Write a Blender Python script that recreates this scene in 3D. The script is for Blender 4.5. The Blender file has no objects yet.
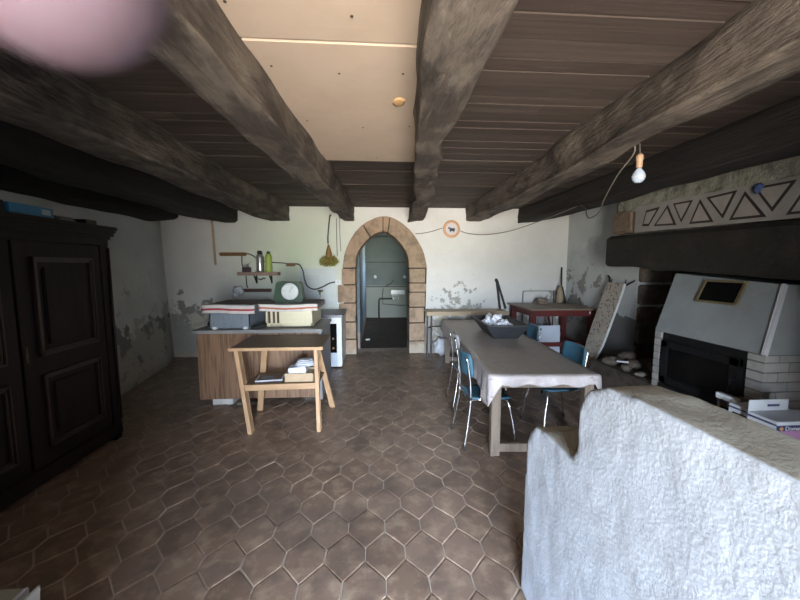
import bpy, bmesh, math, random
from mathutils import Vector, noise, Matrix
R = random.Random(7)
PI = math.pi
col = bpy.context.scene.collection
H = 1.68          # eye height

# ------------------------------------------------------------------ materials
def M(name, c, rough=.6, layers=(), bump=0, bscale=40, bdist=.01, metal=0, spec=.5, trans=0, sss=0, emit=None, coat=0, bvec=None):
    m = bpy.data.materials.new(name); m.use_nodes = True
    nt = m.node_tree; N = nt.nodes; L = nt.links
    b = N['Principled BSDF']
    b.inputs['Roughness'].default_value = rough
    b.inputs['Metallic'].default_value = metal
    b.inputs['Specular IOR Level'].default_value = spec
    b.inputs['Transmission Weight'].default_value = trans
    if coat: b.inputs['Coat Weight'].default_value = coat; b.inputs['Coat Roughness'].default_value = .25
    if sss:
        b.inputs['Subsurface Weight'].default_value = sss
        b.inputs['Subsurface Radius'].default_value = (.006, .002, .0015)
    b.inputs['Base Color'].default_value = (*c, 1)
    if emit: b.inputs['Emission Color'].default_value = (*emit[0], 1); b.inputs['Emission Strength'].default_value = emit[1]
    tc = N.new('ShaderNodeTexCoord')
    def noi(scale, detail=4, off=0):
        mp = N.new('ShaderNodeMapping')
        s = scale if isinstance(scale, tuple) else (scale,)*3
        mp.inputs['Scale'].default_value = s
        mp.inputs['Location'].default_value = (off, off*.7, off*1.3)
        L.new(tc.outputs['Object'], mp.inputs['Vector'])
        n = N.new('ShaderNodeTexNoise'); n.inputs['Scale'].default_value = 1
        n.inputs['Detail'].default_value = detail; n.inputs['Roughness'].default_value = .6
        L.new(mp.outputs[0], n.inputs['Vector'])
        return n.outputs[0]
    def rng(sock, lo, hi, st=1):
        r = N.new('ShaderNodeMapRange'); r.clamp = True
        r.inputs['From Min'].default_value = lo; r.inputs['From Max'].default_value = hi
        r.inputs['To Max'].default_value = st
        L.new(sock, r.inputs['Value']); return r.outputs[0]
    def mth(op, a, bb):
        n = N.new('ShaderNodeMath'); n.operation = op
        for i, v in enumerate((a, bb)):
            if hasattr(v, 'links'): L.new(v, n.inputs[i])
            else: n.inputs[i].default_value = v
        return n.outputs[0]
    prev = None
    for i, ly in enumerate(layers):
        kind, c2, arg = ly[0], ly[1], ly[2:]
        if kind == 'n':       # noise: scale, lo, hi, strength
            f = rng(noi(arg[0], arg[4] if len(arg) > 4 else 4, i*3.1), arg[1], arg[2], arg[3] if len(arg) > 3 else 1)
        elif kind == 'isl':   # random per island: lo, hi, strength
            g = N.new('ShaderNodeNewGeometry'); f = rng(g.outputs['Random Per Island'], *arg)
        elif kind == 'z':     # noise(scale) + (z0 - z)*k  > threshold ; args scale, z0, k, lo, hi, strength
            sx = N.new('ShaderNodeSeparateXYZ'); L.new(tc.outputs['Object'], sx.inputs[0])
            h = mth('MULTIPLY', mth('SUBTRACT', arg[1], sx.outputs[2]), arg[2])
            f = rng(mth('ADD', noi(arg[0], 6, i*3.1), h), arg[3], arg[4], arg[5])
        elif kind == 'sph':   # a soft round patch: centre, radius, strength
            d = N.new('ShaderNodeVectorMath'); d.operation = 'DISTANCE'
            L.new(tc.outputs['Object'], d.inputs[0]); d.inputs[1].default_value = arg[0]
            v = mth('ADD', d.outputs['Value'], mth('MULTIPLY', noi(2.5, 4, i), .8))
            f = rng(v, arg[1]+.4, .4, arg[2])
        elif kind == 'patch':  # flaking patch: centre, reach, noise scale, lo, hi, strength
            d = N.new('ShaderNodeVectorMath'); d.operation = 'DISTANCE'
            L.new(tc.outputs['Object'], d.inputs[0]); d.inputs[1].default_value = arg[0]
            v = mth('SUBTRACT', noi(arg[2], 6, i*2.3), mth('MULTIPLY', mth('POWER', mth('DIVIDE', d.outputs['Value'], arg[1]), 2), .22))
            f = rng(v, arg[3], arg[4], arg[5])
        elif kind == 'pt':     # worn convex edges
            g = N.new('ShaderNodeNewGeometry'); f = rng(mth('ADD', g.outputs['Pointiness'], mth('MULTIPLY', mth('SUBTRACT', noi(6, 4, 2), .5), .12)), arg[0], arg[1], arg[2])
        elif kind == 'up':    # upward faces: dust, plus grazing-light shade put into the colour
            g = N.new('ShaderNodeNewGeometry'); sx = N.new('ShaderNodeSeparateXYZ'); L.new(g.outputs['Normal'], sx.inputs[0])
            f = rng(sx.outputs[2], arg[0], arg[1], arg[2])
        elif kind == 'vor':
            mp = N.new('ShaderNodeMapping'); mp.inputs['Scale'].default_value = (arg[0],)*3
            L.new(tc.outputs['Object'], mp.inputs['Vector'])
            n = N.new('ShaderNodeTexVoronoi'); n.inputs['Scale'].default_value = 1; L.new(mp.outputs[0], n.inputs['Vector'])
            f = rng(n.outputs['Distance'], arg[2], arg[1], arg[3])
        mx = N.new('ShaderNodeMix'); mx.data_type = 'RGBA'
        L.new(f, mx.inputs[0])
        if prev: L.new(prev, mx.inputs[6])
        else: mx.inputs[6].default_value = (*c, 1)
        mx.inputs[7].default_value = (*c2, 1)
        prev = mx.outputs[2]
    if prev: L.new(prev, b.inputs['Base Color'])
    if bump:
        bp = N.new('ShaderNodeBump'); bp.inputs['Strength'].default_value = bump; bp.inputs['Distance'].default_value = bdist
        L.new(noi(bvec or bscale, 6, 1.7), bp.inputs['Height']); L.new(bp.outputs[0], b.inputs['Normal'])
    return m

W = {}
W['plaster'] = M('white plaster', (.70, .69, .67), .85, [
    ('n', (.58, .58, .57), 1.3, .4, .75, .8), ('n', (.64, .63, .60), 9, .5, .8, .6),
    ('sph', (.55, .66, .48), (-1.5, 6.6, 1.9), 1.6, .8),
    ('patch', (.30, .29, .26), (1.55, 6.6, .82), .75, 7, .47, .50, .9), ('patch', (.38, .27, .17), (1.0, 6.6, .35), .9, 6, .47, .51, .9),
    ('patch', (.24, .23, .21), (3.4, 6.6, .40), .95, 4, .43, .46, .8), ('patch', (.22, .22, .205), (-3.35, 6.6, .15), 1.0, 4, .33, .36, .95), ('patch', (.55, .52, .45), (-3.3, 6.6, .2), 1.0, 6, .42, .47, .9),
    ('z', (.50, .47, .40), (1.6, 1.6, .8), .95, .5, .62, .72, .6),
    ('z', (.30, .29, .27), 2.6, .95, .45, .66, .69, .9),
    ('z', (.42, .34, .26), 5, .6, .45, .78, .82, .8)], .5, 22, .012)
W['plaster_left'] = M('old peeling plaster', (.76, .77, .76), .9, [
    ('n', (.60, .62, .62), 1.2, .4, .75, .8),
    ('n', (.36, .36, .34), (3, 3, .7), .62, .8, .7),
    ('z', (.21, .215, .21), 2.6, .62, 1.0, .34, .37, .95),
    ('z', (.50, .48, .43), 4.2, .62, .25, .46, .52, .9), ('z', (.11, .11, .105), 9, .3, .2, .62, .66, .5)], .8, 14, .02)
W['plaster_right'] = M('grey damp plaster', (.56, .58, .58), .9, [
    ('n', (.42, .44, .44), 1.5, .4, .75, .8),
    ('z', (.13, .13, .13), 2.2, .95, .6, .46, .49, .95), ('patch', (.24, .23, .21), (3.68, 6.4, .6), 1.5, 4, .46, .49, .9)], .6, 18, .015)
W['parapet'] = M('rough white render', (.455, .50, .575), .85, [
    ('n', (.40, .445, .515), 5, .45, .8, .7), ('up', (.30, .285, .225), .6, .95, .9),
    ('n', (.25, .24, .22), 13, .74, .78, .7), ('z', (.36, .34, .30), 6, .12, 1.6, .75, .85, .7)], .5, 75, .005)
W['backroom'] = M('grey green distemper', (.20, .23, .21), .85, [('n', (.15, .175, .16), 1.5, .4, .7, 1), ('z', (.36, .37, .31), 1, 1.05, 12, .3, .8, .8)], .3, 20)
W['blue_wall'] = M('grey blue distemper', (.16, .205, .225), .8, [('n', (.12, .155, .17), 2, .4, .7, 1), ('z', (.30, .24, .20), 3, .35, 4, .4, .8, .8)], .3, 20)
W['plank'] = M('old ceiling boards', (.043, .028, .022), .75, [
    ('isl', (.085, .063, .05), 0, 1, .9), ('n', (.032, .022, .018), (.8, 22, 8), .42, .68, .8),
    ('n', (.17, .13, .09), (1.0, 70, 8), .64, .76, .5), ('n', (.16, .14, .12), (1.5, 14, 2), .66, .78, .4)], .5, bvec=(2, 60, 20), bdist=.006)
W['beam'] = M('hewn oak beam', (.135, .108, .086), .8, [
    ('n', (.026, .020, .016), (7, 2.2, 7), .46, .62, .9), ('n', (.22, .18, .14), (34, 4, 34), .55, .74, .55),
    ('n', (.042, .030, .024), 2.2, .48, .60, .75), ('n', (.26, .225, .18), (6, 2.5, 6), .60, .74, .6), ('pt', (.34, .29, .23), .54, .62, .75),
    ('n', (.40, .30, .15), 13, .765, .785, .7)], 1, bvec=(40, 9, 40), bdist=.03)
W['beam_dark'] = M('dark oak beam', (.022, .018, .015), .85, [
    ('n', (.010, .008, .008), (9, 1.1, 9), .42, .66, .9), ('n', (.05, .04, .03), (20, 1.5, 20), .58, .8, .6)], 1, bvec=(45, 5, 45), bdist=.02)  # darker tone for the outer beams
W['board'] = M('tan ceiling board', (.52, .41, .315), .7, [('n', (.46, .36, .275), 2.5, .4, .7, .9), ('n', (.58, .47, .37), (1, 14, 5), .6, .8, .4)], .15, 60, .003)
W['flake'] = M('peeled paper', (.62, .38, .18), .8)
W['screw'] = M('dark screw head', (.06, .05, .04), .6)
W['grout'] = M('sandy grout', (.50, .43, .36), .9, [('n', (.22, .18, .155), 1.2, .4, .7, 1)])
W['tile'] = M('brown terracotta floor tile', (.26, .183, .138), .40, [
    ('isl', (.19, .128, .092), 0, 1, .8), ('n', (.40, .30, .215), 9, .48, .66, .8),
    ('n', (.10, .072, .060), 4.5, .50, .70, .65), ('n', (.085, .062, .052), .9, .5, .75, .6), ('n', (.46, .38, .29), 18, .68, .82, .5)], .35, 14, .006, spec=.45)
W['stone'] = M('tan arch stone', (.36, .265, .185), .85, [('isl', (.41, .28, .195), 0, 1, .9), ('n', (.20, .15, .105), 6, .45, .66, .85), ('n', (.46, .30, .20), 3, .58, .7, .6),
    ('z', (.46, .40, .32), 4, .3, 1.2, .6, .75, .8), ('n', (.16, .125, .09), 18, .6, .8, .5)], .8, 30, .012)
W['corner'] = M('brown corner stone', (.20, .14, .10), .9, [('n', (.11, .08, .06), 7, .42, .7, .8)], .8, 25, .015)
W['mortar'] = M('dark joint mortar', (.035, .028, .022), .95)
W['stone_dark'] = M('sooty stone', (.17, .13, .10), .9, [('isl', (.09, .075, .06), 0, 1, .9), ('n', (.03, .026, .022), 6, .4, .7, .8)], .8, 25, .015)
W['rubble'] = M('rough lime render', (.34, .33, .27), .95, [('n', (.14, .14, .115), 9, .42, .66, .9), ('n', (.32, .30, .25), 20, .55, .75, .7)], 1, 26, .03)
W['panel'] = M('painted grey panel', (.33, .31, .29), .8, [('n', (.24, .225, .21), 5, .4, .7, .8)], .2, 30)
W['tri_dark'] = M('dark brown paint', (.028, .018, .015), .7)
W['tri_fill'] = M('faded pinkish paint', (.36, .32, .295), .8, [('n', (.28, .26, .24), 9, .4, .7, .8)])
W['lintel'] = M('blackened lintel', (.020, .017, .013), .85, [('n', (.045, .036, .026), (4, 3, 4), .5, .75, .9), ('n', (.008, .007, .007), 9, .5, .75, .8)], .7, 16, .015)
W['hood'] = M('grey white hood plaster', (.31, .34, .35), .8, [('n', (.24, .265, .275), 3, .4, .7, .8), ('n', (.26, .235, .18), 1.7, .6, .8, .5)], .2, 30)
W['brass'] = M('tarnished brass', (.26, .21, .12), .45, [('n', (.18, .15, .09), 20, .5, .7, .7)], metal=.6)
W['black'] = M('black void', (.004, .004, .004), .9, spec=.1)
W['iron'] = M('black cast iron', (.010, .010, .011), .55, [('n', (.028, .028, .028), 10, .55, .8, .6)], .2, 50, spec=.25)
W['iron_glass'] = M('sooty stove glass', (.006, .006, .007), .12, [('n', (.02, .019, .018), 5, .6, .8, .6)], spec=.3)
W['brick'] = M('white painted brick', (.36, .36, .36), .8, [('isl', (.46, .45, .43), 0, 1, .9), ('n', (.26, .25, .25), 12, .5, .75, .6)], .4, 40)
W['brick_gap'] = M('grey brick mortar', (.16, .155, .15), .9)
W['wardrobe'] = M('near black oak', (.014, .009, .0085), .55, [('n', (.006, .0045, .005), (20, 20, 2), .4, .65, .8), ('n', (.026, .016, .014), (9, 9, 1.5), .58, .8, .6)], .3, bvec=(60, 60, 6), bdist=.004, spec=.25)
W['wardrobe_edge'] = M('worn oak moulding', (.030, .019, .016), .45, [('n', (.02, .013, .011), 8, .4, .7, .8)])
W['pine'] = M('varnished pine', (.46, .29, .165), .5, [('n', (.34, .20, .11), (30, 30, 3), .45, .7, .8), ('n', (.62, .40, .22), 4, .55, .8, .6)], .2, 50, .003)
W['pine_h'] = M('varnished pine board', (.45, .285, .16), .5, [('n', (.33, .195, .105), (3, 30, 30), .45, .7, .8), ('n', (.62, .40, .22), 4, .55, .8, .6)], .2, 50, .003)
W['pine_top'] = M('dusty brown board', (.21, .15, .095), .55, [('n', (.15, .105, .065), (2.5, 26, 26), .4, .7, .8), ('n', (.30, .22, .14), 5, .6, .8, .5)])
W['veneer'] = M('walnut laminate', (.25, .145, .088), .45, [('n', (.11, .058, .034), (55, 55, 2.2), .47, .62, .85), ('n', (.36, .235, .15), (22, 22, 1.3), .54, .75, .6)])
W['worktop'] = M('speckled grey worktop', (.27, .27, .27), .4, [('n', (.17, .17, .175), 60, .5, .7, .6)])
W['greypanel'] = M('grey side panel', (.30, .31, .34), .5, [('n', (.22, .23, .25), 4, .5, .7, .6)])
W['dirty_white'] = M('dirty white board', (.50, .49, .46), .7, [('n', (.30, .28, .25), 9, .5, .7, .7)])
W['enamel'] = M('white enamel', (.68, .70, .74), .35)
W['enamel_blue'] = M('pale blue white panel', (.55, .61, .72), .4)
W['weathered'] = M('weathered grey wood', (.235, .185, .145), .75, [('n', (.15, .115, .09), (40, 40, 3), .42, .68, .8), ('n', (.34, .28, .23), 6, .6, .8, .6)], .3, 50)
W['cloth'] = M('marbled oilcloth', (.56, .52, .54), .42, [
    ('n', (.44, .40, .39), 5, .42, .7, .9), ('n', (.64, .62, .67), 14, .58, .68, .7), ('n', (.22, .18, .14), (9, 30, 20), .60, .70, .7), ('up', (.34, .30, .225), .72, .98, .55)], .6, 16, .012, spec=.5)  # upper side tinted darker, as grazing light would leave it
W['chrome'] = M('chrome tube', (.72, .73, .75), .22, metal=1)
W['chair_blue'] = M('blue shell', (.05, .15, .225), .42, [('n', (.04, .115, .175), 8, .4, .7, .7)])
W['chair_grey'] = M('pale grey shell', (.42, .42, .44), .45)
W['rubber'] = M('black rubber', (.015, .015, .015), .7)
W['trough'] = M('dark stained trough wood', (.035, .038, .045), .55, [('n', (.07, .07, .078), (3, 14, 14), .5, .75, .8), ('n', (.015, .015, .018), 6, .5, .7, .7)], .4, 30)
W['paper_white'] = M('white paper', (.66, .68, .74), .75, [('n', (.50, .52, .58), 14, .5, .7, .7)])
W['cardboard'] = M('brown cardboard', (.48, .36, .24), .85, [('n', (.40, .30, .20), 8, .5, .7, .7)])
W['red_wood'] = M('dark red painted wood', (.115, .018, .016), .5, [('n', (.06, .012, .012), 6, .5, .7, .8)])
W['table_top_old'] = M('worn wooden top', (.22, .165, .12), .45, [('n', (.14, .10, .075), (3, 25, 25), .45, .7, .8)])
W['bench_top'] = M('tan bench board', (.40, .31, .20), .55, [('n', (.29, .22, .14), (3, 30, 30), .45, .7, .8)])
W['metal_dark'] = M('dark steel tube', (.016, .016, .018), .5)
W['floral'] = M('floral cotton cover', (.37, .33, .28), .9, [('vor', (.10, .06, .06), 24, .24, .38, .9), ('n', (.44, .40, .34), 7, .5, .7, .7), ('n', (.28, .22, .14), 4, .6, .75, .5)])
W['white_edge'] = M('white binding', (.62, .66, .68), .8)
W['green_enamel'] = M('green enamel', (.03, .065, .042), .35)
W['dial'] = M('pale dial', (.52, .56, .58), .4, [('n', (.36, .42, .40), 26, .5, .65, .7)])
W['green_bottle'] = M('lime green plastic', (.36, .46, .10), .4)
W['steel'] = M('brushed steel', (.55, .56, .55), .3, metal=.8)
W['purple_dark'] = M('dark purple', (.06, .035, .05), .5)
W['shelf_wood'] = M('pinkish worn wood', (.34, .23, .19), .7, [('n', (.24, .16, .13), (3, 25, 25), .45, .7, .8)])
W['strip_wood'] = M('brown varnished rail', (.22, .115, .05), .5, [('n', (.14, .07, .03), (3, 25, 25), .45, .7, .8)])
W['rail_dark'] = M('dark brown rail', (.11, .055, .042), .55)
W['cable'] = M('dark grey flex', (.06, .065, .06), .6)
W['cable_pale'] = M('dusty brown flex', (.16, .14, .115), .7)
W['towel'] = M('white tea towel', (.62, .60, .58), .9, [('n', (.52, .50, .49), 10, .45, .7, .7)], .3, 90)
W['towel_grey'] = M('grey tea towel', (.30, .28, .28), .9, [('n', (.22, .21, .21), 8, .45, .7, .7)], .3, 90)
W['stripe'] = M('red woven stripe', (.38, .05, .07), .9)
W['stripe_rust'] = M('rust woven stripe', (.42, .14, .09), .9)
W['crate_blue'] = M('blue grey plastic', (.20, .235, .28), .6, [('n', (.15, .18, .22), 12, .45, .7, .7)])
W['crate_cream'] = M('cream plastic', (.62, .57, .42), .5)
W['crate_dark'] = M('dark brown contents', (.09, .06, .04), .8)
W['plant'] = M('dried green foliage', (.24, .27, .07), .8, [('isl', (.34, .26, .07), 0, 1, .9)])
W['basket'] = M('brown wicker', (.25, .14, .05), .8)
W['clock_rim'] = M('peach ceramic rim', (.60, .33, .18), .5)
W['clock_face'] = M('white ceramic', (.60, .56, .58), .4)
W['ink'] = M('dark blue ink', (.03, .035, .07), .6)
W['bulb'] = M('frosted bulb glass', (.45, .52, .64), .12, spec=.8, coat=.5)
W['socket'] = M('cream brown socket', (.42, .27, .17), .5)
W['blue_card'] = M('bright blue card', (.03, .20, .36), .5)
W['pale_label'] = M('pale label', (.45, .52, .55), .6)
W['ribbon'] = M('dull blue ribbon', (.06, .11, .26), .7)
W['drift'] = M('pale grey wood', (.22, .20, .17), .8)
W['box_purple'] = M('violet print', (.19, .12, .32), .5)
W['box_pink'] = M('pink print', (.42, .22, .40), .5)
W['box_white'] = M('white wine carton', (.55, .58, .63), .6, [('n', (.48, .51, .56), 6, .5, .7, .6)])
W['navy'] = M('navy print', (.03, .04, .12), .5)
W['gold_print'] = M('orange print', (.55, .30, .10), .5)
W['letter'] = M('white print', (.65, .65, .68), .5)
W['foam'] = M('off white foam', (.40, .42, .40), .7, [('n', (.34, .36, .34), 5, .4, .7, .8)])
W['skin'] = M('shaded skin', (.082, .052, .064), .65, [('n', (.076, .048, .059), 60, .4, .7, .6)], .1, 1200, .0002, sss=.25)  # base colour darkened to stand in for the unmodelled phone's shade
W['nail'] = M('finger nail', (.66, .42, .40), .3)
W['pebble'] = M('grey rubble', (.14, .12, .10), .9, [('n', (.07, .06, .05), 9, .45, .7, .8)], .5, 30)
W['porcelain'] = M('white porcelain', (.62, .64, .60), .25)
W['walltile'] = M('pale wall tile', (.56, .60, .62), .35, [('isl', (.48, .53, .56), 0, 1, .7)])
W['steel_dark'] = M('dull lead pipe', (.05, .045, .04), .5)
W['sack'] = M('beige bristles', (.34, .27, .19), .9)

# ------------------------------------------------------------------ mesh builder
class MB:
    def __init__(s): s.bm = bmesh.new()
    def box(s, x0, x1, y0, y1, z0, z1, bev=0, rot=None, ctr=None):
        r = bmesh.ops.create_cube(s.bm, size=1)
        vs = r['verts']
        for v in vs: v.co = Vector(((x0+x1)/2+v.co.x*(x1-x0), (y0+y1)/2+v.co.y*(y1-y0), (z0+z1)/2+v.co.z*(z1-z0)))
        if rot:
            c = Vector(ctr) if ctr else Vector(((x0+x1)/2, (y0+y1)/2, (z0+z1)/2))
            bmesh.ops.rotate(s.bm, verts=vs, cent=c, matrix=rot)
        if bev:
            es = {e for v in vs for e in v.link_edges}
            bmesh.ops.bevel(s.bm, geom=list(es), offset=bev, segments=2, affect='EDGES')
        return s
    def bar(s, p, q, w, d=None, up=(0, 0, 1), bev=.002):
        """rectangular bar from p to q, w wide, d deep"""
        p = Vector(p); q = Vector(q); d = d or w
        a = (q-p); ln = a.length; a.normalize(); u = Vector(up)
        if abs(a.dot(u)) > .95: u = Vector((0, 1, 0))
        x = a.cross(u).normalized(); y = x.cross(a).normalized()
        r = bmesh.ops.create_cube(s.bm, size=1); vs = r['verts']
        for v in vs: v.co = p + a*((v.co.z+.5)*ln) + x*(v.co.x*w) + y*(v.co.y*d)
        if bev:
            es = {e for v in vs for e in v.link_edges}
            bmesh.ops.bevel(s.bm, geom=list(es), offset=bev, segments=1, affect='EDGES')
        return s
    def tube(s, pts, r, n=10, caps=True):
        pts = [Vector(p) for p in pts]; rings = []; prevx = None
        for i, p in enumerate(pts):
            a = (pts[min(i+1, len(pts)-1)]-pts[max(i-1, 0)]).normalized()
            if prevx is None:
                x = a.orthogonal().normalized()
            else:
                x = (prevx - a*prevx.dot(a)).normalized()
            prevx = x; y = a.cross(x)
            rr = r[i] if isinstance(r, (list, tuple)) else r
            rings.append([s.bm.verts.new(p+(x*math.cos(2*PI*k/n)+y*math.sin(2*PI*k/n))*rr) for k in range(n)])
        for a, b in zip(rings, rings[1:]):
            for k in range(n):
                f = s.bm.faces.new((a[k], a[(k+1) % n], b[(k+1) % n], b[k])); f.smooth = True
        if caps:
            s.bm.faces.new(rings[0][::-1]); s.bm.faces.new(rings[-1])
        return s
    def lathe(s, prof, c, n=24, axis='z'):
        """prof: [(r, h)]"""
        c = Vector(c); rings = []
        for r, h in prof:
            ring = []
            for k in range(n):
                a = 2*PI*k/n
                v = Vector((r*math.cos(a), r*math.sin(a), h))
                if axis == 'y': v = Vector((v.x, v.z, v.y))
                if axis == 'x': v = Vector((v.z, v.x, v.y))
                ring.append(s.bm.verts.new(c+v))
            rings.append(ring)
        for a, b in zip(rings, rings[1:]):
            for k in range(n):
                f = s.bm.faces.new((a[k], a[(k+1) % n], b[(k+1) % n], b[k])); f.smooth = True
        s.bm.faces.new(rings[0][::-1]); s.bm.faces.new(rings[-1])
        return s
    def prism(s, poly, d, off=(0, 0, 0)):
        """poly: list of 3D points, extruded by vector d"""
        d = Vector(d); o = Vector(off)
        a = [s.bm.verts.new(Vector(p)+o) for p in poly]; b = [s.bm.verts.new(Vector(p)+o+d) for p in poly]
        n = len(a)
        s.bm.faces.new(a[::-1]); s.bm.faces.new(b)
        for i in range(n): s.bm.faces.new((a[i], a[(i+1) % n], b[(i+1) % n], b[i]))
        return s
    def blob(s, c, rad, amp=.15, freq=4, seed=0, sub=3, sc=(1, 1, 1)):
        r = bmesh.ops.create_icosphere(s.bm, subdivisions=sub, radius=1)
        for v in r['verts']:
            d = v.co.copy(); k = 1+amp*noise.noise(d*freq+Vector((seed*7.1, 0, 0)))*2
            v.co = Vector(c)+Vector((d.x*sc[0], d.y*sc[1], d.z*sc[2]))*rad*k
        for v in r['verts']:
            for f in v.link_faces: f.smooth = True
        return s
    def quad(s, *p):
        s.bm.faces.new([s.bm.verts.new(Vector(q)) for q in p]); return s
    def build(s, name, mat, parent=None, smooth=None, origin=None):
        bmesh.ops.recalc_face_normals(s.bm, faces=s.bm.faces)
        off = Vector((0, 0, 0)); p = parent
        while p is not None: off += Vector(p.location); p = p.parent
        if origin is not None: off = Vector(origin)
        if off.length: bmesh.ops.translate(s.bm, verts=s.bm.verts, vec=-off)
        me = bpy.data.meshes.new(name); s.bm.to_mesh(me); s.bm.free()
        me.materials.append(W[mat])
        o = bpy.data.objects.new(name, me); col.objects.link(o)
        if parent is not None: o.parent = parent
        elif origin is not None: o.location = origin
        return o

def thing(name, label, cat, loc=(0, 0, 0), group=None):
    o = bpy.data.objects.new(name, None); col.objects.link(o); o.location = loc
    o.empty_display_size = .1
    o['label'] = label; o['category'] = cat
    if group: o['group'] = group
    return o
def tag(o, label, cat, group=None):
    o['label'] = label; o['category'] = cat
    if group: o['group'] = group
    return o
def struct(o): o['kind'] = 'structure'; return o
def lab(o, l): o['label'] = l; return o
def dup(root, loc, rz, label, group):
    r = root.copy(); col.objects.link(r); r.location = loc; r.rotation_euler = (0, 0, rz)
    r['label'] = label
    if group: r['group'] = group
    for ch in list(root.children):
        c = ch.copy(); col.objects.link(c); c.parent = r
        for g in ch.children:
            d = g.copy(); col.objects.link(d); d.parent = c
    return r
def smoothcurve(pts, n=6):
    P = [Vector(p) for p in pts]; P = [P[0]*2-P[1]]+P+[P[-1]*2-P[-2]]; out = []
    for i in range(1, len(P)-2):
        for k in range(n):
            t = k/n
            out.append(.5*((2*P[i])+(P[i+1]-P[i-1])*t+(2*P[i-1]-5*P[i]+4*P[i+1]-P[i+2])*t*t+(3*P[i]-P[i-1]-3*P[i+1]+P[i+2])*t**3))
    out.append(P[-2]); return out

# ------------------------------------------------------------------ the setting
D = 6.6; CEIL = 2.76; FY = -3.0
# floor: elongated hexagonal tiles laid point to point
tw, rowp, ht, side = .232, .217, .34, .093
b = MB(); g = .0035
x0, x1, y0, y1 = -4.2, 4.7, FY, D+.25
row = 0; cy = 1.9 - rowp*23
while cy < y1:
    cx = .155 + (tw/2 if row % 2 else 0) - tw*20
    while cx < x1:
        if cx > x0 and cy > -1.2:
            tx, ty = R.uniform(-1, 1)*.006, R.uniform(-1, 1)*.006; dz = R.uniform(-.0012, .0008)
            pts = [(0, ht/2-g*1.3), (tw/2-g, side/2-g*.4), (tw/2-g, -side/2+g*.4), (0, -ht/2+g*1.3), (-tw/2+g, -side/2+g*.4), (-tw/2+g, side/2-g*.4)]
            top = []; bot = []; inn = []
            for px, py in pts:
                z = dz+px*tx*2+py*ty*2
                top.append(b.bm.verts.new((cx+px, cy+py, z-.0035))); bot.append(b.bm.verts.new((cx+px, cy+py, -.012)))
                inn.append(b.bm.verts.new((cx+px*.965, cy+py*.965, z)))
            b.bm.faces.new(inn[::-1])
            for i in range(6):
                j = (i+1) % 6
                b.bm.faces.new((inn[i], inn[j], top[j], top[i])); b.bm.faces.new((top[i], top[j], bot[j], bot[i]))
        cx += tw
    cy += rowp; row += 1
fl = struct(b.build('floor', 'tile'))
fl.data.materials.append(W['grout'])
bm = bmesh.new(); bm.from_mesh(fl.data)
vs = [bm.verts.new(p) for p in ((-4.4, FY-.3, -.006), (4.9, FY-.3, -.006), (4.9, D+.5, -.006), (-4.4, D+.5, -.006))]
f = bm.faces.new(vs); f.material_index = 1
vs = [bm.verts.new(p) for p in ((-4.4, FY-.3, -.10), (4.9, FY-.3, -.10), (4.9, D+.5, -.10), (-4.4, D+.5, -.10))]
f = bm.faces.new(vs[::-1]); f.material_index = 1
bm.to_mesh(fl.data); bm.free()

# ceiling boards running across the room
b = MB(); y = FY
while y < D+.4:
    w = R.uniform(.10, .19); xs = -4.4; dz = R.uniform(-.004, .004)
    cuts = sorted([R.uniform(-3, 3) for _ in range(1)])+[4.9]
    for c in cuts:
        b.box(xs, c-.002, y+.003, y+w-.004, CEIL+dz, CEIL+.03, .0015); xs = c
    y += w
b.box(-4.4, 4.9, FY-.3, D+.5, CEIL+.035, CEIL+.12)
struct(b.build('ceiling', 'plank'))

# back wall with the arched doorway
inner = smoothcurve([(-.39, 1.64, 0), (-.37, 1.86, 0), (-.235, 2.09, 0), (-.07, 2.24, 0), (.12, 2.31, 0), (.28, 2.25, 0), (.44, 2.09, 0), (.575, 1.86, 0), (.60, 1.64, 0)], 4)
outer = smoothcurve([(-.64, 1.64, 0), (-.585, 1.96, 0), (-.43, 2.26, 0), (-.19, 2.49, 0), (.12, 2.60, 0), (.37, 2.54, 0), (.66, 2.31, 0), (.87, 1.97, 0), (.95, 1.64, 0)], 4)
b = MB(); Yf, Yb = D, D+.5
hole = [(p.x+(-.1 if p.x < .1 else .1), p.y+.08) for p in inner]
for yy in (Yf, Yb):
    b.quad((-4.3, yy, -.05), (hole[0][0], yy, -.05), (hole[0][0], yy, 1.64), (-4.3, yy, 1.64))
    b.quad((hole[-1][0], yy, -.05), (4.9, yy, -.05), (4.9, yy, 1.64), (hole[-1][0], yy, 1.64))
    b.quad((-4.3, yy, 1.64), (hole[0][0], yy, 1.64), (hole[0][0], yy, 2.9), (-4.3, yy, 2.9))
    b.quad((hole[-1][0], yy, 1.64), (4.9, yy, 1.64), (4.9, yy, 2.9), (hole[-1][0], yy, 2.9))
    for p, q in zip(hole, hole[1:]): b.quad((p[0], yy, p[1]), (q[0], yy, q[1]), (q[0], yy, 2.9), (p[0], yy, 2.9))
hp = [(hole[0][0], -.05)]+hole+[(hole[-1][0], -.05)]
for p, q in zip(hp, hp[1:]): b.quad((p[0], Yf, p[1]), (p[0], Yb, p[1]), (q[0], Yb, q[1]), (q[0], Yf, q[1]))
struct(b.build('wall_back', 'plaster'))

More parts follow.
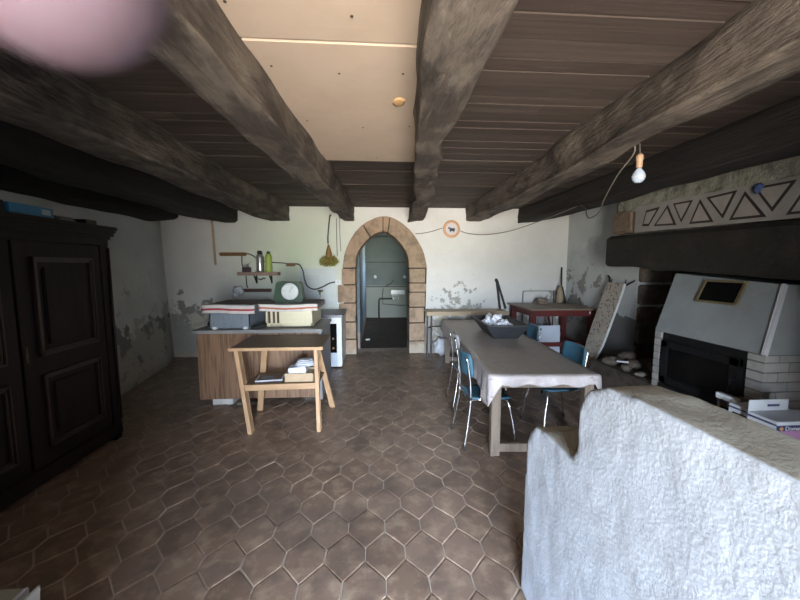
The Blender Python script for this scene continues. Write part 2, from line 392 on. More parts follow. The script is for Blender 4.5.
# stone arch: jambs and voussoirs
b = MB(); y0s, y1s = D-.035, D+.46
def block(poly, j=.008):
    c = Vector((sum(p[0] for p in poly)/len(poly), sum(p[1] for p in poly)/len(poly)))
    pp = []
    for p in poly:
        d = Vector(p[:2])-c; d = d*(1-j*1.6/max(d.length, .01)*1.0); pp.append((c+d))
    dy = R.uniform(-.012, .008)
    n0 = len(b.bm.verts)
    b.prism([(p.x, y0s+dy, p.y) for p in pp], (0, y1s-y0s-dy, 0))
lz = [0, .30, .63, .99, 1.33, 1.64]; lx = [-.62, -.62, -.63, -.72, -.74, -.66]
for i in range(5): block([(lx[i+1]-.0, lz[i]), (-.39+R.uniform(-.01, .01), lz[i]), (-.39, lz[i+1]), (lx[i+1], lz[i+1])])
rz = [0, .25, .60, .90, 1.19, 1.36, 1.66]; rx = [.92, .92, .90, .92, .94, .92, .93]
for i in range(6): block([(.60, rz[i]), (rx[i], rz[i]), (rx[i], min(rz[i+1], 1.64)), (.60, min(rz[i+1], 1.64))])
cut = [0, 11, 16, 18, 32]
for a, c in zip(cut, cut[1:]):
    block([(p.x, p.y) for p in inner[a:c+1]]+[(p.x, p.y) for p in outer[a:c+1][::-1]], .006)
arch = struct(b.build('door_1', 'stone'))
m = arch.modifiers.new('b', 'BEVEL'); m.width = .012; m.segments = 2; m.angle_limit = 1.0
b = MB()
poly = [(-.61, 0)]+[(p.x*.985+.002, p.y-.012) for p in outer]+[(.90, 0)]
ip = [(.615, 0)]+[(p.x+(.014 if p.x > .1 else -.014), p.y+.012) for p in inner[::-1]]+[(-.405, 0)]
allp = poly; inn2 = ip[::-1]
for k in range(len(allp)-1):
    b.quad((allp[k][0], D-.02, allp[k][1]), (allp[k+1][0], D-.02, allp[k+1][1]), (inn2[k+1][0], D-.02, inn2[k+1][1]), (inn2[k][0], D-.02, inn2[k][1]))
    b.quad((inn2[k][0], D-.02, inn2[k][1]), (inn2[k+1][0], D-.02, inn2[k+1][1]), (inn2[k+1][0], D+.45, inn2[k+1][1]), (inn2[k][0], D+.45, inn2[k][1]))
mo = b.build('mortar', 'mortar', arch)

# corridor room behind the arch
BY = 11.4
b = MB(); b.box(-.75, 1.15, D+.5, BY+.3, -.1, -.004); b.build('floor_corridor', 'stone_dark').name = 'floor_back_room'
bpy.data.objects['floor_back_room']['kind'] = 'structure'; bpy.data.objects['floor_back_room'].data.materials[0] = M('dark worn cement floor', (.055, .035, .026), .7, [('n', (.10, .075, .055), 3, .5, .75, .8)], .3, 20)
b = MB(); b.box(-.65, -.35, D+.5, BY, -.05, 2.6); struct(b.build('wall_corridor_left', 'blue_wall'))
b = MB(); b.box(.96, 1.15, D+.5, BY, -.05, 1.1); b.box(.96, 1.15, D+.5, 9.5, 1.1, 2.6); b.box(.96, 1.15, 10.0, BY, 1.1, 2.6); b.box(.96, 1.15, 9.5, 10.0, 1.1, 1.7); b.box(.96, 1.15, 9.5, 10.0, 2.1, 2.6)
struct(b.build('wall_corridor_right', 'backroom'))
b = MB(); b.box(-.65, 1.15, BY, BY+.2, -.05, 2.6); struct(b.build('wall_corridor_end', 'backroom'))
b = MB(); b.box(-.65, 1.15, D+.5, BY+.2, 2.6, 2.7); struct(b.build('ceiling_back_room', 'backroom'))
b = MB(); b.box(-.38, .95, BY-.03, BY, 1.79, 1.815); b.box(-.38, .95, BY-.05, BY, 1.00, 1.03); struct(b.build('trim_1', 'steel_dark'))

# left wall (battered, bulging at the foot)
b = MB(); bot = [(-3.1, FY), (-3.15, 1.0), (-3.2, 3.5), (-3.33, 4.7), (-3.55, 6.1), (-3.76, D+.05)]; top = [-3.85]*6
NZ = 14
g1 = []
for (bx, by), tx in zip(bot, top):
    c = []
    for k in range(NZ+1):
        t = k/NZ; xx = bx+(tx-bx)*(1-(1-t)**1.6)
        c.append(b.bm.verts.new((xx, by, -.06+t*2.95)))
    g1.append(c)
for a, c in zip(g1, g1[1:]):
    for k in range(NZ):
        f = b.bm.faces.new((a[k], c[k], c[k+1], a[k+1])); f.smooth = True
o = struct(b.build('wall_left', 'plaster_left'))
m = o.modifiers.new('s', 'SOLIDIFY'); m.thickness = .35; m.offset = 1
# front room walls, with the wide entrance behind the camera
b = MB(); b.box(-4.4, -.95, FY-.35, FY, -.05, 2.9); b.box(1.15, 4.9, FY-.35, FY, -.05, 2.9); b.box(-.95, 1.15, FY-.35, FY, 2.25, 2.9)
struct(b.build('wall_front', 'plaster'))
b = MB(); b.box(-4.2, -.44, -.75, -.32, -.05, CEIL+.02); b.box(1.28, 4.7, -.75, -.32, -.05, CEIL+.02)  # unseen stub walls, added to keep light off the room's sides
struct(b.build('wall_light_baffle', 'plaster'))
# right wall pieces and the fireplace recess
XR = 3.68
b = MB(); b.box(XR, XR+1.2, 4.72, D+.05, -.05, 2.85); b.box(XR, XR+1.2, FY-.1, 1.25, -.05, 2.85); b.box(4.62, 4.9, 1.2, 4.75, -.05, 2.85); b.box(XR, 4.65, 1.2, 4.75, 1.95, 2.85)
struct(b.build('wall_right', 'plaster_right'))
b = MB(); b.box(XR-.01, XR+.9, 4.60, 4.718, 0, .0+.001)
zz = 0.0; k = 0
while zz < 1.72:
    h = R.uniform(.2, .34); xs = XR+.002
    while xs < 4.6:
        w = R.uniform(.28, .5); b.box(xs, min(xs+w, 4.62)-.03, 4.64+R.uniform(-.03, .02), 4.722, zz+.012, zz+h-.022, .015); xs += w
    zz += h
struct(b.build('trim_2', 'stone_dark'))
# raised hearth
b = MB(); b.box(2.98, 4.6, 1.3, 4.62, 0, .38, .015); b.box(2.48, 3.0, 1.3, 2.75, 0, .38, .015)
struct(b.build('trim_3', 'stone_dark'))

# parapet beside the camera
prof = [(-.32, 0), (1.65, 0), (1.635, .80), (1.60, .87), (1.54, .925), (1.45, .945), (1.24, .945), (1.215, .99), (1.205, 1.17), (1.16, 1.245), (1.06, 1.29), (.95, 1.302), (-.32, 1.305)]
b = MB(); b.prism([(.742, y, z) for y, z in prof], (.185, 0, 0))
o = b.build('parapet_wall', 'parapet'); o['kind'] = 'structure'; o.name = 'wall_parapet'
for kind in ('REMESH', 'SMOOTH', 'DISPLACE'):
    m = o.modifiers.new(kind, kind)
    if kind == 'REMESH': m.mode = 'VOXEL'; m.voxel_size = .014; m.use_smooth_shade = True
    if kind == 'SMOOTH': m.iterations = 5; m.factor = .6
    if kind == 'DISPLACE':
        t = bpy.data.textures.new('lumps', 'CLOUDS'); t.noise_scale = .12; m.texture = t; m.strength = .008; m.mid_level = .5

# ------------------------------------------------------------------ beams
def beam(rows, mat, label, zt=CEIL+.005, seed=0, amp=.026, rnd=.03, flat_end=True):
    """rows: (Y, xleft, xright, zbottom) from far to near"""
    b = MB(); rings = []
    Yn = []; 
    def at(Y):
        for (a, c) in zip(rows, rows[1:]):
            if a[0] >= Y >= c[0]:
                t = (a[0]-Y)/(a[0]-c[0]); return [a[i]+(c[i]-a[i])*t for i in (1, 2, 3)]
        return rows[-1][1:]
    Y = rows[0][0]; ys = []
    while Y > rows[-1][0]: ys.append(Y); Y -= .06
    for Y in ys:
        xl, xr, zb = at(Y); w = xr-xl; ring = []
        pts = []
        r = min(rnd, w*.3)
        NS = 8
        pts += [(xl+.01, zt-(zt-zb-r)*k/5) for k in range(6)]
        pts += [(xl+r-r*math.cos(a), zb+r-r*math.sin(a)) for a in (PI/8, PI/4, 3*PI/8)]
        pts += [(xl+r+(w-2*r)*k/5, zb) for k in range(6)]
        pts += [(xr-r+r*math.sin(a), zb+r-r*math.cos(a)) for a in (PI/8, PI/4, 3*PI/8)]
        pts += [(xr-.01, zb+r+(zt-zb-r)*k/5) for k in range(6)]
        for px, pz in pts:
            v = Vector((px*2.2, Y*1.4, pz*2.2))+Vector((seed*11, 0, 0))
            n1 = noise.noise(v); n2 = noise.noise(Vector((px*14, Y*2.5, pz*14))+Vector((seed, 5, 0)))
            n3 = noise.noise(v+Vector((31, 7, 3)))
            k = 0 if pz > zt-.02 else 1
            ring.append(b.bm.verts.new((px+(n1*amp*2+n2*amp*.5), Y, pz+k*(n3*amp*1.3+n2*amp*.5))))
        rings.append(ring)
    for a, c in zip(rings, rings[1:]):
        for k in range(len(a)-1):
            f = b.bm.faces.new((a[k], a[k+1], c[k+1], c[k])); f.smooth = True
        b.bm.faces.new((a[-1], a[0], c[0], c[-1]))
    b.bm.faces.new(rings[0]); b.bm.faces.new(rings[-1][::-1])
    o = b.build('ceiling_beam', mat)
    return tag(o, label, 'beam', 'oak beams under the ceiling')
beam([(D-.02, -.62, -.40, 2.50), (4.5, -.72, -.46, 2.49), (3.0, -.80, -.52, 2.48), (1.8, -.87, -.60, 2.47), (-.3, -.93, -.66, 2.46)], 'beam', 'broad grey-brown hewn beam along the left edge of the tan ceiling board', seed=1)
beam([(D-.02, .58, .86, 2.50), (4.3, .47, .70, 2.50), (2.75, .30, .52, 2.50), (2.45, .24, .435, 2.47), (1.8, .20, .46, 2.47), (-.3, .08, .38, 2.46)], 'beam', 'central hewn beam along the right edge of the tan ceiling board, ending above the arch side', seed=2)
beam([(D-.02, -1.92, -1.57, 2.49), (5.0, -2.0, -1.66, 2.47), (2.5, -2.02, -1.68, 2.47), (-.3, -2.0, -1.68, 2.47)], 'beam', 'brown beam, second from the left wall to reach the back wall, ending above the wooden rail', seed=3)
beam([(D-.02, 1.66, 1.95, 2.51), (5.2, 1.62, 1.93, 2.50), (3.2, 1.60, 1.84, 2.48), (2.2, 1.56, 1.74, 2.47), (-.3, 1.50, 1.74, 2.46)], 'beam', 'hewn beam with a pale split edge, carrying the hanging light bulb', seed=4)
beam([(D-.02, 2.68, 3.0, 2.50), (4.6, 2.72, 3.06, 2.48), (2.3, 2.68, 3.0, 2.47), (-.3, 2.66, 3.0, 2.47)], 'beam_dark', 'dark beam nearest the painted fireplace panel on the right', seed=5)
beam([(D-.06, -2.84, -2.44, 2.46), (6.2, -2.86, -2.42, 2.42), (3.5, -2.92, -2.5, 2.44), (-.3, -2.9, -2.5, 2.46)], 'beam_dark', 'dark beam with a rounded end, between the left wall beam and the brown beam', seed=6, rnd=.09)
beam([(D-.08, -3.84, -3.48, 2.49), (6.2, -3.86, -3.46, 2.44), (3.5, -3.86, -3.5, 2.43), (-.3, -3.86, -3.5, 2.47)], 'beam_dark', 'blackish beam lying along the top of the left wall above the wardrobe', seed=7, rnd=.09)

# tan board screwed between two beams
t = thing('ceiling_board', 'tan painted board sheet screwed to the ceiling between the two middle beams', 'ceiling board', (-.2, 2.5, CEIL-.02))
b = MB(); b.box(-.72, .42, 1.79, 3.66, CEIL-.028, CEIL-.008, .003); b.build('panel', 'board', t)
b = MB(); b.box(-.80, .30, -.25, 1.775, CEIL-.026, CEIL-.008, .003); b.build('panel', 'board', t)
for x, y in ((-.55, 2.0), (-.2, 2.05), (.15, 2.03), (-.6, 1.55), (-.1, 1.6), (-.5, 2.7), (-.1, 2.8), (.25, 2.75), (-.5, 3.5), (.0, 3.55), (.35, 3.5)):
    b = MB(); b.lathe([(.007, -.0), (.007, .003)], (x, y, CEIL-.030), 8); b.build('screw', 'screw', t)
b = MB(); b.blob((.145, 2.35, CEIL-.034), .045, .3, 2, 3, 2, (1, 1.3, .12)); tag(b.build('peeling_flake', 'flake', origin=(.145, 2.35, CEIL-.034)), 'curled orange paper flake stuck at the right edge of the tan ceiling board', 'paper flake')

# ------------------------------------------------------------------ wardrobe
t = thing('wardrobe', 'tall near-black oak wardrobe with panelled doors against the left wall', 'wardrobe', (-2.8, 2.6, 0))
X0, X1, Ya, Yb2 = -3.08, -2.52, 1.72, 3.5
b = MB(); b.box(X0, X1-.03, Ya, Yb2, .10, 2.0, .004); b.box(X0, X1+.0, Ya-.01, Yb2+.01, .04, .16, .008)
for yy in (Ya+.05, Yb2-.05):
    b.box(X1-.08, X1, yy-.04, yy+.04, 0, .1, .005); b.box(X0, X0+.08, yy-.04, yy+.04, 0, .1, .005)
b.box(X1-.04, X1-.004, Yb2-.10, Yb2-.002, .16, 1.93, .003); b.box(X1-.04, X1-.004, Ya, Ya+.1, .16, 1.93, .003)
b.build('body', 'wardrobe', t)
b = MB()
for i, (z0, z1, e) in enumerate(((1.90, 1.96, .0), (1.96, 1.99, .015), (1.99, 2.02, .035), (2.02, 2.045, .045), (2.045, 2.08, .055))):
    b.box(X0, X1+e, Ya-e, Yb2+e, z0, z1, .004)
b.build('cornice', 'wardrobe', t)
for (da, db) in ((Ya+.11, 2.60), (2.62, Yb2-.11)):
    b = MB(); b.box(X1-.03, X1-.008, da, db, .17, 1.89, .003)
    d = b.build('door', 'wardrobe', t)
    for (z0, z1, aa) in ((.30, .88, 0), (1.02, 1.78, 0)):
        b = MB()
        for w, h in ((.0, .016), (.02, .008)):
            ya, yb = da+.12+w, db-.10-w
            b.box(X1-.012, X1+h, ya, yb, z0+w, z0+w+.02, .004); b.box(X1-.012, X1+h, ya, yb, z1-w-.02, z1-w, .004)
            b.box(X1-.012, X1+h, ya, ya+.02, z0+w, z1-w, .004); b.box(X1-.012, X1+h, yb-.02, yb, z0+w, z1-w, .004)
        b.build('moulding', 'wardrobe_edge', d)
        b = MB(); b.box(X1-.012, X1+.006, da+.20, db-.18, z0+.08, z1-.08, .012); b.build('raised_panel', 'wardrobe', d)
b = MB(); b.tube([(X1+.004, Yb2-.015, .2), (X1+.004, Yb2-.015, 1.88)], .011, 8); b.build('corner_bead', 'wardrobe_edge', t)
b = MB(); b.tube([(X1+.012, 2.63, 1.0), (X1+.012, 2.63, 1.12)], .007, 6); b.build('key_plate', 'brass', t)

t.scale.z = .982; WZ = -.037
# things on the wardrobe
b = MB(); b.box(-2.75, -2.50, 2.28, 2.58, 2.08, 2.16, .006); tag(b.build('black_box', 'rubber', origin=(-2.6, 2.43, 2.08)), 'flat black box on top of the wardrobe beside the blue one', 'box')
t = thing('blue_box', 'bright blue flat carton with a pale label on top of the wardrobe', 'box', (-2.6, 2.77, 2.08))
b = MB(); b.box(-2.78, -2.50, 2.60, 2.94, 2.08, 2.155, .004); b.build('carton', 'blue_card', t)
b = MB(); b.box(-2.502, -2.498, 2.84, 2.91, 2.10, 2.14); b.build('sticker', 'pale_label', t)
b = MB(); b.box(-2.72, -2.53, 2.99, 3.19, 2.08, 2.10, .006, Matrix.Rotation(.15, 3, 'Z')); b.box(-2.70, -2.54, 3.0, 3.17, 2.10, 2.118, .005); tag(b.build('folded_cloth', 'drift', origin=(-2.6, 3.08, 2.08)), 'flat grey-beige folded cloth on the wardrobe top right of the blue box', 'cloth')
b = MB(); b.box(-2.62, -2.50, 3.24, 3.36, 2.08, 2.12, .005); tag(b.build('small_box', 'wardrobe_edge', origin=(-2.56, 3.30, 2.08)), 'small dark brown box at the far end of the wardrobe top', 'box')

for nm in ('black_box', 'blue_box', 'folded_cloth', 'small_box'): bpy.data.objects[nm].location.z += WZ
# ------------------------------------------------------------------ kitchen island
t = thing('kitchen_counter', 'low kitchen counter with walnut laminate back and grey worktop on the left', 'counter', (-1.35, 4.65, 0))
b = MB(); b.box(-2.13, -.70, 4.22, 5.02, .08, .885, .004); b.build('cabinet', 'veneer', t)
b = MB(); b.box(-.70, -.675, 4.21, 5.02, .05, .885, .003); b.build('side_panel', 'greypanel', t)
b = MB(); b.box(-2.17, -.66, 4.19, 5.06, .885, .925, .006); b.build('worktop', 'worktop', t)
b = MB(); b.box(-2.0, -1.76, 4.25, 4.98, 0, .08, .004); b.build('plinth', 'dirty_white', t)
b = MB(); b.box(-.95, -.73, 4.45, 4.98, 0, .08, .004); b.build('plinth', 'dirty_white', t)
# rubbish under the counter
for i, (x, y, r) in enumerate(((-1.66, 4.22, .035), (-1.52, 4.24, .028), (-1.58, 4.16, .022))):
    b = MB(); b.blob((x, y, r*.6), r, .2, 3, i, 2, (1.5, 1, .6)); o = b.build('plaster_crumb', 'pebble', origin=(x, y, 0))
    tag(o, ('largest grey plaster crumb on the floor beside the counter plinth', 'rounded grey plaster crumb right of the largest one by the counter', 'smallest grey plaster crumb in front of the counter plinth')[i], 'rubble', 'plaster crumbs by the counter')

def towel(x0, x1, y0, y1, z, drop, mat_s, label, sx):
    t = thing('tea_towel', label, 'tea towel', ((x0+x1)/2, (y0+y1)/2, z))
    def sheet(name, mat, xa, xb, da, db, off, front=True):
        b = MB(); n = 24; rows = []
        segs = []
        if front: pr = [(y0-off, z+.012-da-(db-da)*k/4) for k in range(5)]
        for (py, pz) in pr:
            r = []
            for i in range(n+1):
                u = xa+(xb-xa)*i/n
                r.append(b.bm.verts.new((u, py-.006*math.sin(u*28+sx)-.004*math.sin(u*61), pz+.007*math.sin(u*9+sx))))
            rows.append(r)
        for a, c in zip(rows, rows[1:]):
            for i in range(n):
                f = b.bm.faces.new((a[i], a[i+1], c[i+1], c[i])); f.smooth = True
        o = b.build(name, mat, t); m = o.modifiers.new('s', 'SOLIDIFY'); m.thickness = .004; return o
    b = MB(); rows = []; n = 24
    for j in range(13):
        v = j/12; r = []
        for i in range(n+1):
            u = i/n; xx = x0+(x1-x0)*u; yy = y0-.012+(y1-y0+.03)*v
            r.append(b.bm.verts.new((xx, yy, z+.008+.004*noise.noise(Vector((xx*9, yy*9, sx))))))
        rows.append(r)
    for a, c in zip(rows, rows[1:]):
        for i in range(n):
            f = b.bm.faces.new((a[i], a[i+1], c[i+1], c[i])); f.smooth = True
    o = b.build('top_fold', 'towel_grey', t); m = o.modifiers.new('s', 'SOLIDIFY'); m.thickness = .005
    sheet('hanging_fold', 'towel', x0-.01, x1+.01, 0, drop, .018)
    sheet('woven_stripe', mat_s, x0-.01, x1+.01, drop*.42, drop*.66, .0225)
    b = MB()
    b.box(x1+.0, x1+.006, y0+.02, y1-.03, z-.05, z+.01, .002); b.build('side_fold', 'towel_grey', t)
    return t
# blue-grey crate
t = thing('storage_crate', 'blue-grey plastic crate on the left end of the counter, under a red-striped towel', 'crate', (-1.76, 4.6, .925), 'crates on the counter')
b = MB(); b.box(-2.0, -1.53, 4.27, 4.95, .935, .95, .003)
b.box(-2.0, -1.53, 4.27, 4.285, .94, 1.22, .004); b.box(-2.0, -1.53, 4.935, 4.95, .94, 1.20, .004); b.box(-2.0, -1.985, 4.27, 4.95, .94, 1.20, .004); b.box(-1.545, -1.53, 4.27, 4.95, .94, 1.20, .004)
b.box(-2.015, -1.515, 4.255, 4.965, 1.185, 1.205, .004)
b.build('shell', 'crate_blue', t)
b = MB()
for i in range(16):
    x = -1.985+i*.0293; b.box(x, x+.008, 4.262, 4.27, .95, 1.185, .001)
for z in (1.02, 1.10): b.box(-1.99, -1.54, 4.262, 4.27, z, z+.008, .001)
b.build('rib', 'crate_blue', t)
for x in (-1.96, -1.60):
    b = MB(); b.box(x, x+.05, 4.245, 4.40, .925, .955, .006); lab(b.build('foot', 'enamel', t), 'white crate foot')
towel(-2.06, -1.47, 4.26, 4.97, 1.207, .10, 'stripe', 'white tea towel with one red stripe draped over the blue-grey crate', 0)
# cream crate
t = thing('storage_crate', 'cream plastic crate with slotted front on the right of the counter', 'crate', (-1.05, 4.65, .925), 'crates on the counter')
b = MB(); x0, x1, ya, yb, z0, z1 = -1.37, -.79, 4.34, 4.97, .93, 1.20
b.box(x0, x1, ya, yb, z0, z0+.015, .003); b.box(x0, x1, yb-.014, yb, z0, z1, .003); b.box(x0, x0+.014, ya, yb, z0, z1, .003); b.box(x1-.014, x1, ya, yb, z0, z1, .003)
b.box(x0, x1, ya, ya+.014, z0, z0+.05, .003); b.box(x0, x1, ya, ya+.014, z1-.04, z1, .003)
for xx, w in ((x0, .03), (x0+.065, .025), (x0+.12, .02), (x0+.17, .03), (x1-.03, .03)): b.box(xx, xx+w, ya, ya+.014, z0, z1, .003)
b.box(x0+.17, x1, ya+.004, ya+.014, z0, z1, .003)
for xx in (x0+.24, x0+.32, x0+.42, x0+.48): b.box(xx, xx+.008, ya, ya+.006, z0+.03, z1-.03, .001)
for zz in (z0+.09, z0+.15): b.box(x0+.2, x1-.03, ya, ya+.006, zz, zz+.007, .001)
b.build('shell', 'crate_cream', t)
b = MB(); b.box(x0+.03, x0+.16, ya+.02, ya+.3, z0+.016, z1-.05, .01); lab(b.build('lining', 'crate_dark', t), 'dark brown contents showing through the slots')
towel(-1.42, -.74, 4.33, 4.98, 1.202, .085, 'stripe_rust', 'white tea towel with rust-red stripes draped over the cream crate', 2)
b = MB(); b.tube(smoothcurve([(-1.50, 4.25, .945), (-1.44, 4.24, .955), (-1.38, 4.25, .96), (-1.345, 4.29, .985)], 5), .018, 8); tag(b.build('rag', 'rubber', origin=(-1.42, 4.25, .925)), 'dark rolled rag on the worktop between the two crates', 'rag')
b = MB(); b.blob((-2.055, 4.42, .965), .038, .2, 3, 4, 3, (.9, 1, 1)); tag(b.build('scouring_pad', 'rubber', origin=(-2.06, 4.42, .925)), 'small black lump on the worktop left of the blue-grey crate', 'pad')
# scale
t = thing('kitchen_scale', 'green enamel kitchen scale with a pale round dial on the rust-striped towel', 'kitchen scale', (-1.12, 4.62, 1.217))
b = MB(); z0 = 1.218; sx0, sx1, sz0, sz1, rr_ = -1.30, -.985, z0+.012, z0+.262, .05
pl_ = [(cx_+rr_*math.cos(q+k_*PI/8), cz_+rr_*math.sin(q+k_*PI/8)) for cx_, cz_, q in ((sx1-rr_, sz1-rr_, 0), (sx0+rr_, sz1-rr_, PI/2), (sx0+rr_*.5, sz0+rr_*.5, PI), (sx1-rr_*.5, sz0+rr_*.5, 3*PI/2)) for k_ in range(5)]
b.prism([(p[0], 4.58, p[1]) for p in pl_], (0, .18, 0))
b.build('housing', 'green_enamel', t)
b = MB(); b.lathe([(.105, 0), (.112, -.008), (.105, -.016), (.09, -.018)], (-1.12, 4.58, z0+.135), 28, 'y'); b.build('dial', 'dial', t)
b = MB(); b.lathe([(.118, 0), (.122, -.006), (.118, -.01)], (-1.12, 4.582, z0+.135), 28, 'y'); b.build('dial_ring', 'metal_dark', t)
b = MB(); b.bar((-1.12, 4.558, z0+.135), (-1.08, 4.558, z0+.19), .006, .003); b.build('pointer', 'metal_dark', t)
b = MB(); b.box(-1.27, -.97, 4.59, 4.71, z0, z0+.014, .004); b.build('base', 'metal_dark', t)
# white appliance
t = thing('white_appliance', 'narrow white appliance with an open black recess, between counter and arch', 'appliance', (-.8, 6.0, 0))
b = MB(); b.box(-1.05, -.585, 5.72, 6.5, .02, .84, .008); b.build('body', 'enamel', t)
b = MB(); b.box(-1.07, -.565, 5.70, 6.54, .84, .885, .006); b.build('top', 'greypanel', t)
b = MB(); b.box(-.77, -.665, 5.695, 5.722, .26, .74, .003); b.build('recess', 'black', t)
for zz in (.5, .34):
    b = MB(); b.lathe([(.018, 0), (.018, -.02)], (-.72, 5.695, zz), 10, 'y'); b.build('knob', 'strip_wood', t)
b = MB(); b.box(-.78, -.66, 5.69, 5.718, .03, .26, .006); b.build('lower_door', 'enamel_blue', t)

# pine stand in front of the counter
t = thing('pine_stand', 'small pine stand with splayed legs and a lower shelf, before the counter', 'side table', (-1.0, 3.75, 0))
b = MB(); b.box(-1.46, -.555, 3.50, 4.14, .85, .872, .003); o = b.build('top', 'pine_top', t)
b = MB(); b.box(-1.47, -.545, 3.482, 3.50, .842, .874, .003); b.build('front_edge', 'pine_h', t)
fl_, fr_ = ((-1.395, 3.53, .842), (-1.28, 3.49, 0)), ((-.62, 3.53, .842), (-.60, 3.49, 0))
b = MB(); b.bar(*fl_, .085, .035, (1, 0, 0)); b.build('leg', 'pine', t)
b = MB(); b.bar(*fr_, .065, .035, (1, 0, 0)); b.build('leg', 'pine', t)
b = MB(); b.bar((-1.22, 3.85, .842), (-1.375, 4.06, 0), .035, .06, (1, 0, 0)); b.build('leg', 'pine', t)
b = MB(); b.bar((-.66, 3.80, .842), (-.54, 4.10, 0), .035, .055, (1, 0, 0)); b.build('leg', 'pine', t)
b = MB(); b.bar((-1.33, 3.50, .465), (-.63, 3.50, .475), .028, .06); b.build('rail', 'pine_h', t)
b = MB(); b.bar((-1.33, 3.95, .45), (-.58, 3.95, .45), .025, .05); b.build('rail', 'pine_h', t)
b = MB(); b.box(-1.33, -.60, 3.515, 3.97, .478, .492, .002); b.build('shelf', 'pine_top', t)
t = thing('magazine', 'printed magazine in a clear wrapper on the left of the pine stand shelf', 'magazine', (-1.15, 3.7, .492))
b = MB(); b.box(-1.27, -1.0, 3.60, 3.80, .4925, .505, .002, Matrix.Rotation(.12, 3, 'Z')); b.build('pages', 'paper_white', t)
b = MB(); b.box(-1.255, -1.015, 3.61, 3.79, .5055, .5065, 0, Matrix.Rotation(.12, 3, 'Z')); b.build('cover', 'weathered', t)
b = MB(); b.box(-1.22, -1.10, 3.65, 3.75, .507, .5077, 0, Matrix.Rotation(.12, 3, 'Z')); b.build('picture', 'crate_blue', t)
b = MB(); b.box(-.95, -.655, 3.55, 3.78, .4925, .4985, .001)
b.box(-.95, -.655, 3.55, 3.556, .4925, .585, .001); b.box(-.95, -.655, 3.774, 3.78, .4925, .585, .001); b.box(-.95, -.944, 3.55, 3.78, .4925, .585, .001); b.box(-.661, -.655, 3.55, 3.78, .4925, .585, .001)
b.box(-.93, -.68, 3.57, 3.76, .56, .567)
tag(b.build('cardboard_box', 'cardboard', origin=(-.8, 3.66, .492)), 'small open cardboard box on the right of the pine stand shelf', 'box')
b = MB(); b.box(-.915, -.74, 3.575, 3.74, .567, .64, .004, Matrix.Rotation(-.06, 3, 'Y')); tag(b.build('paper_stack', 'paper_white', origin=(-.82, 3.66, .567)), 'short stack of white papers in the cardboard box', 'papers')
for i in range(4):
    b = MB(); b.blob((-.755, 3.66, .655+i*.017), .115-.012*i, .09, 3, i, 3, (1, .85, .10)); o = b.build('paper_filter', 'paper_white', origin=(-.755, 3.66, .655+i*.017))
    tag(o, ('white paper disc at the bottom of the pile in the cardboard box', 'white paper disc second from the bottom of the pile', 'white paper disc second from the top of the pile', 'topmost white paper disc of the pile in the cardboard box')[i], 'paper disc', 'paper discs in the cardboard box')

# ------------------------------------------------------------------ back wall, kitchen corner
WY = D
b = MB()
for i in range(7):
    for j in range(6):
        xa = -1.42+i*.112
        if xa+.108 > -.66: continue
        b.box(xa, xa+.108, WY-.010, WY-.001, .95+j*.115, .95+j*.115+.111, .002)
struct(b.build('trim_4', 'walltile'))
b = MB(); b.box(-2.95, -2.915, WY-.03, WY-.004, 1.70, 2.53, .005, Matrix.Rotation(-.03, 3, 'Y')); tag(b.build('hanging_batten', 'bench_top', origin=(-2.93, WY-.02, 1.7)), 'thin pale wooden batten hanging on the back wall below a dark beam', 'batten')
b = MB(); b.box(-2.84, -2.36, WY-.05, WY-.004, 1.86, 1.925, .015); tag(b.build('wooden_rail', 'strip_wood', origin=(-2.6, WY-.03, 1.89)), 'short varnished brown rail on the back wall, above and left of the shelf', 'rail')
b = MB(); b.box(-2.62, -1.94, WY-.06, WY-.004, 1.205, 1.265, .006); tag(b.build('wooden_rail', 'rail_dark', origin=(-2.3, WY-.03, 1.23)), 'dark brown rail on the back wall just above the crates', 'rail')
b = MB()
for i in range(5): b.blob((-2.52+.05*math.cos(i*1.9), WY-.105, 1.21+.07*math.sin(i*2.3)), .055, .35, 4, i, 2, (1, .6, 1))
b.tube([(-2.50, WY-.06, 1.245), (-2.50, WY-.10, 1.24)], .012, 6)
tag(b.build('crumpled_rag', 'enamel', origin=(-2.5, WY-.1, 1.2)), 'crumpled white and brown rag hanging from the dark rail', 'rag')
t = thing('wall_shelf', 'narrow worn wooden shelf on dark brackets on the back wall', 'shelf', (-2.12, WY, 1.5))
b = MB(); b.box(-2.48, -1.77, WY-.2, WY-.004, 1.51, 1.57, .005); b.build('board', 'shelf_wood', t)
for x in (-2.2, -1.93):
    b = MB(); b.box(x-.012, x+.012, WY-.03, WY-.004, 1.36, 1.51, .003); b.bar((x, WY-.03, 1.39), (x, WY-.15, 1.51), .015, .015); b.build('bracket', 'metal_dark', t)
b = MB(); b.tube(smoothcurve([(-2.17, WY-.02, 1.45), (-2.12, WY-.03, 1.43), (-2.08, WY-.03, 1.46), (-2.04, WY-.02, 1.45)], 5), .009, 6); b.build('hook', 'metal_dark', t)
t = thing('coffee_grinder', 'small dark purple grinder on the left of the wall shelf', 'grinder', (-2.34, WY-.1, 1.57))
b = MB(); b.box(-2.41, -2.28, WY-.15, WY-.04, 1.571, 1.66, .008); b.build('body', 'purple_dark', t)
b = MB(); b.lathe([(.03, 0), (.045, .03), (.01, .05)], (-2.35, WY-.095, 1.66), 14); b.tube([(-2.35, WY-.095, 1.70), (-2.28, WY-.095, 1.74), (-2.28, WY-.095, 1.76)], .006, 6); b.build('crank', 'steel', t)
t = thing('steel_flask', 'tall shiny steel flask in the middle of the wall shelf', 'flask', (-2.1, WY-.1, 1.57))
b = MB(); b.lathe([(.062, 0), (.065, .02), (.065, .26), (.055, .30), (.04, .32)], (-2.1, WY-.11, 1.571), 20); b.build('body', 'steel', t)
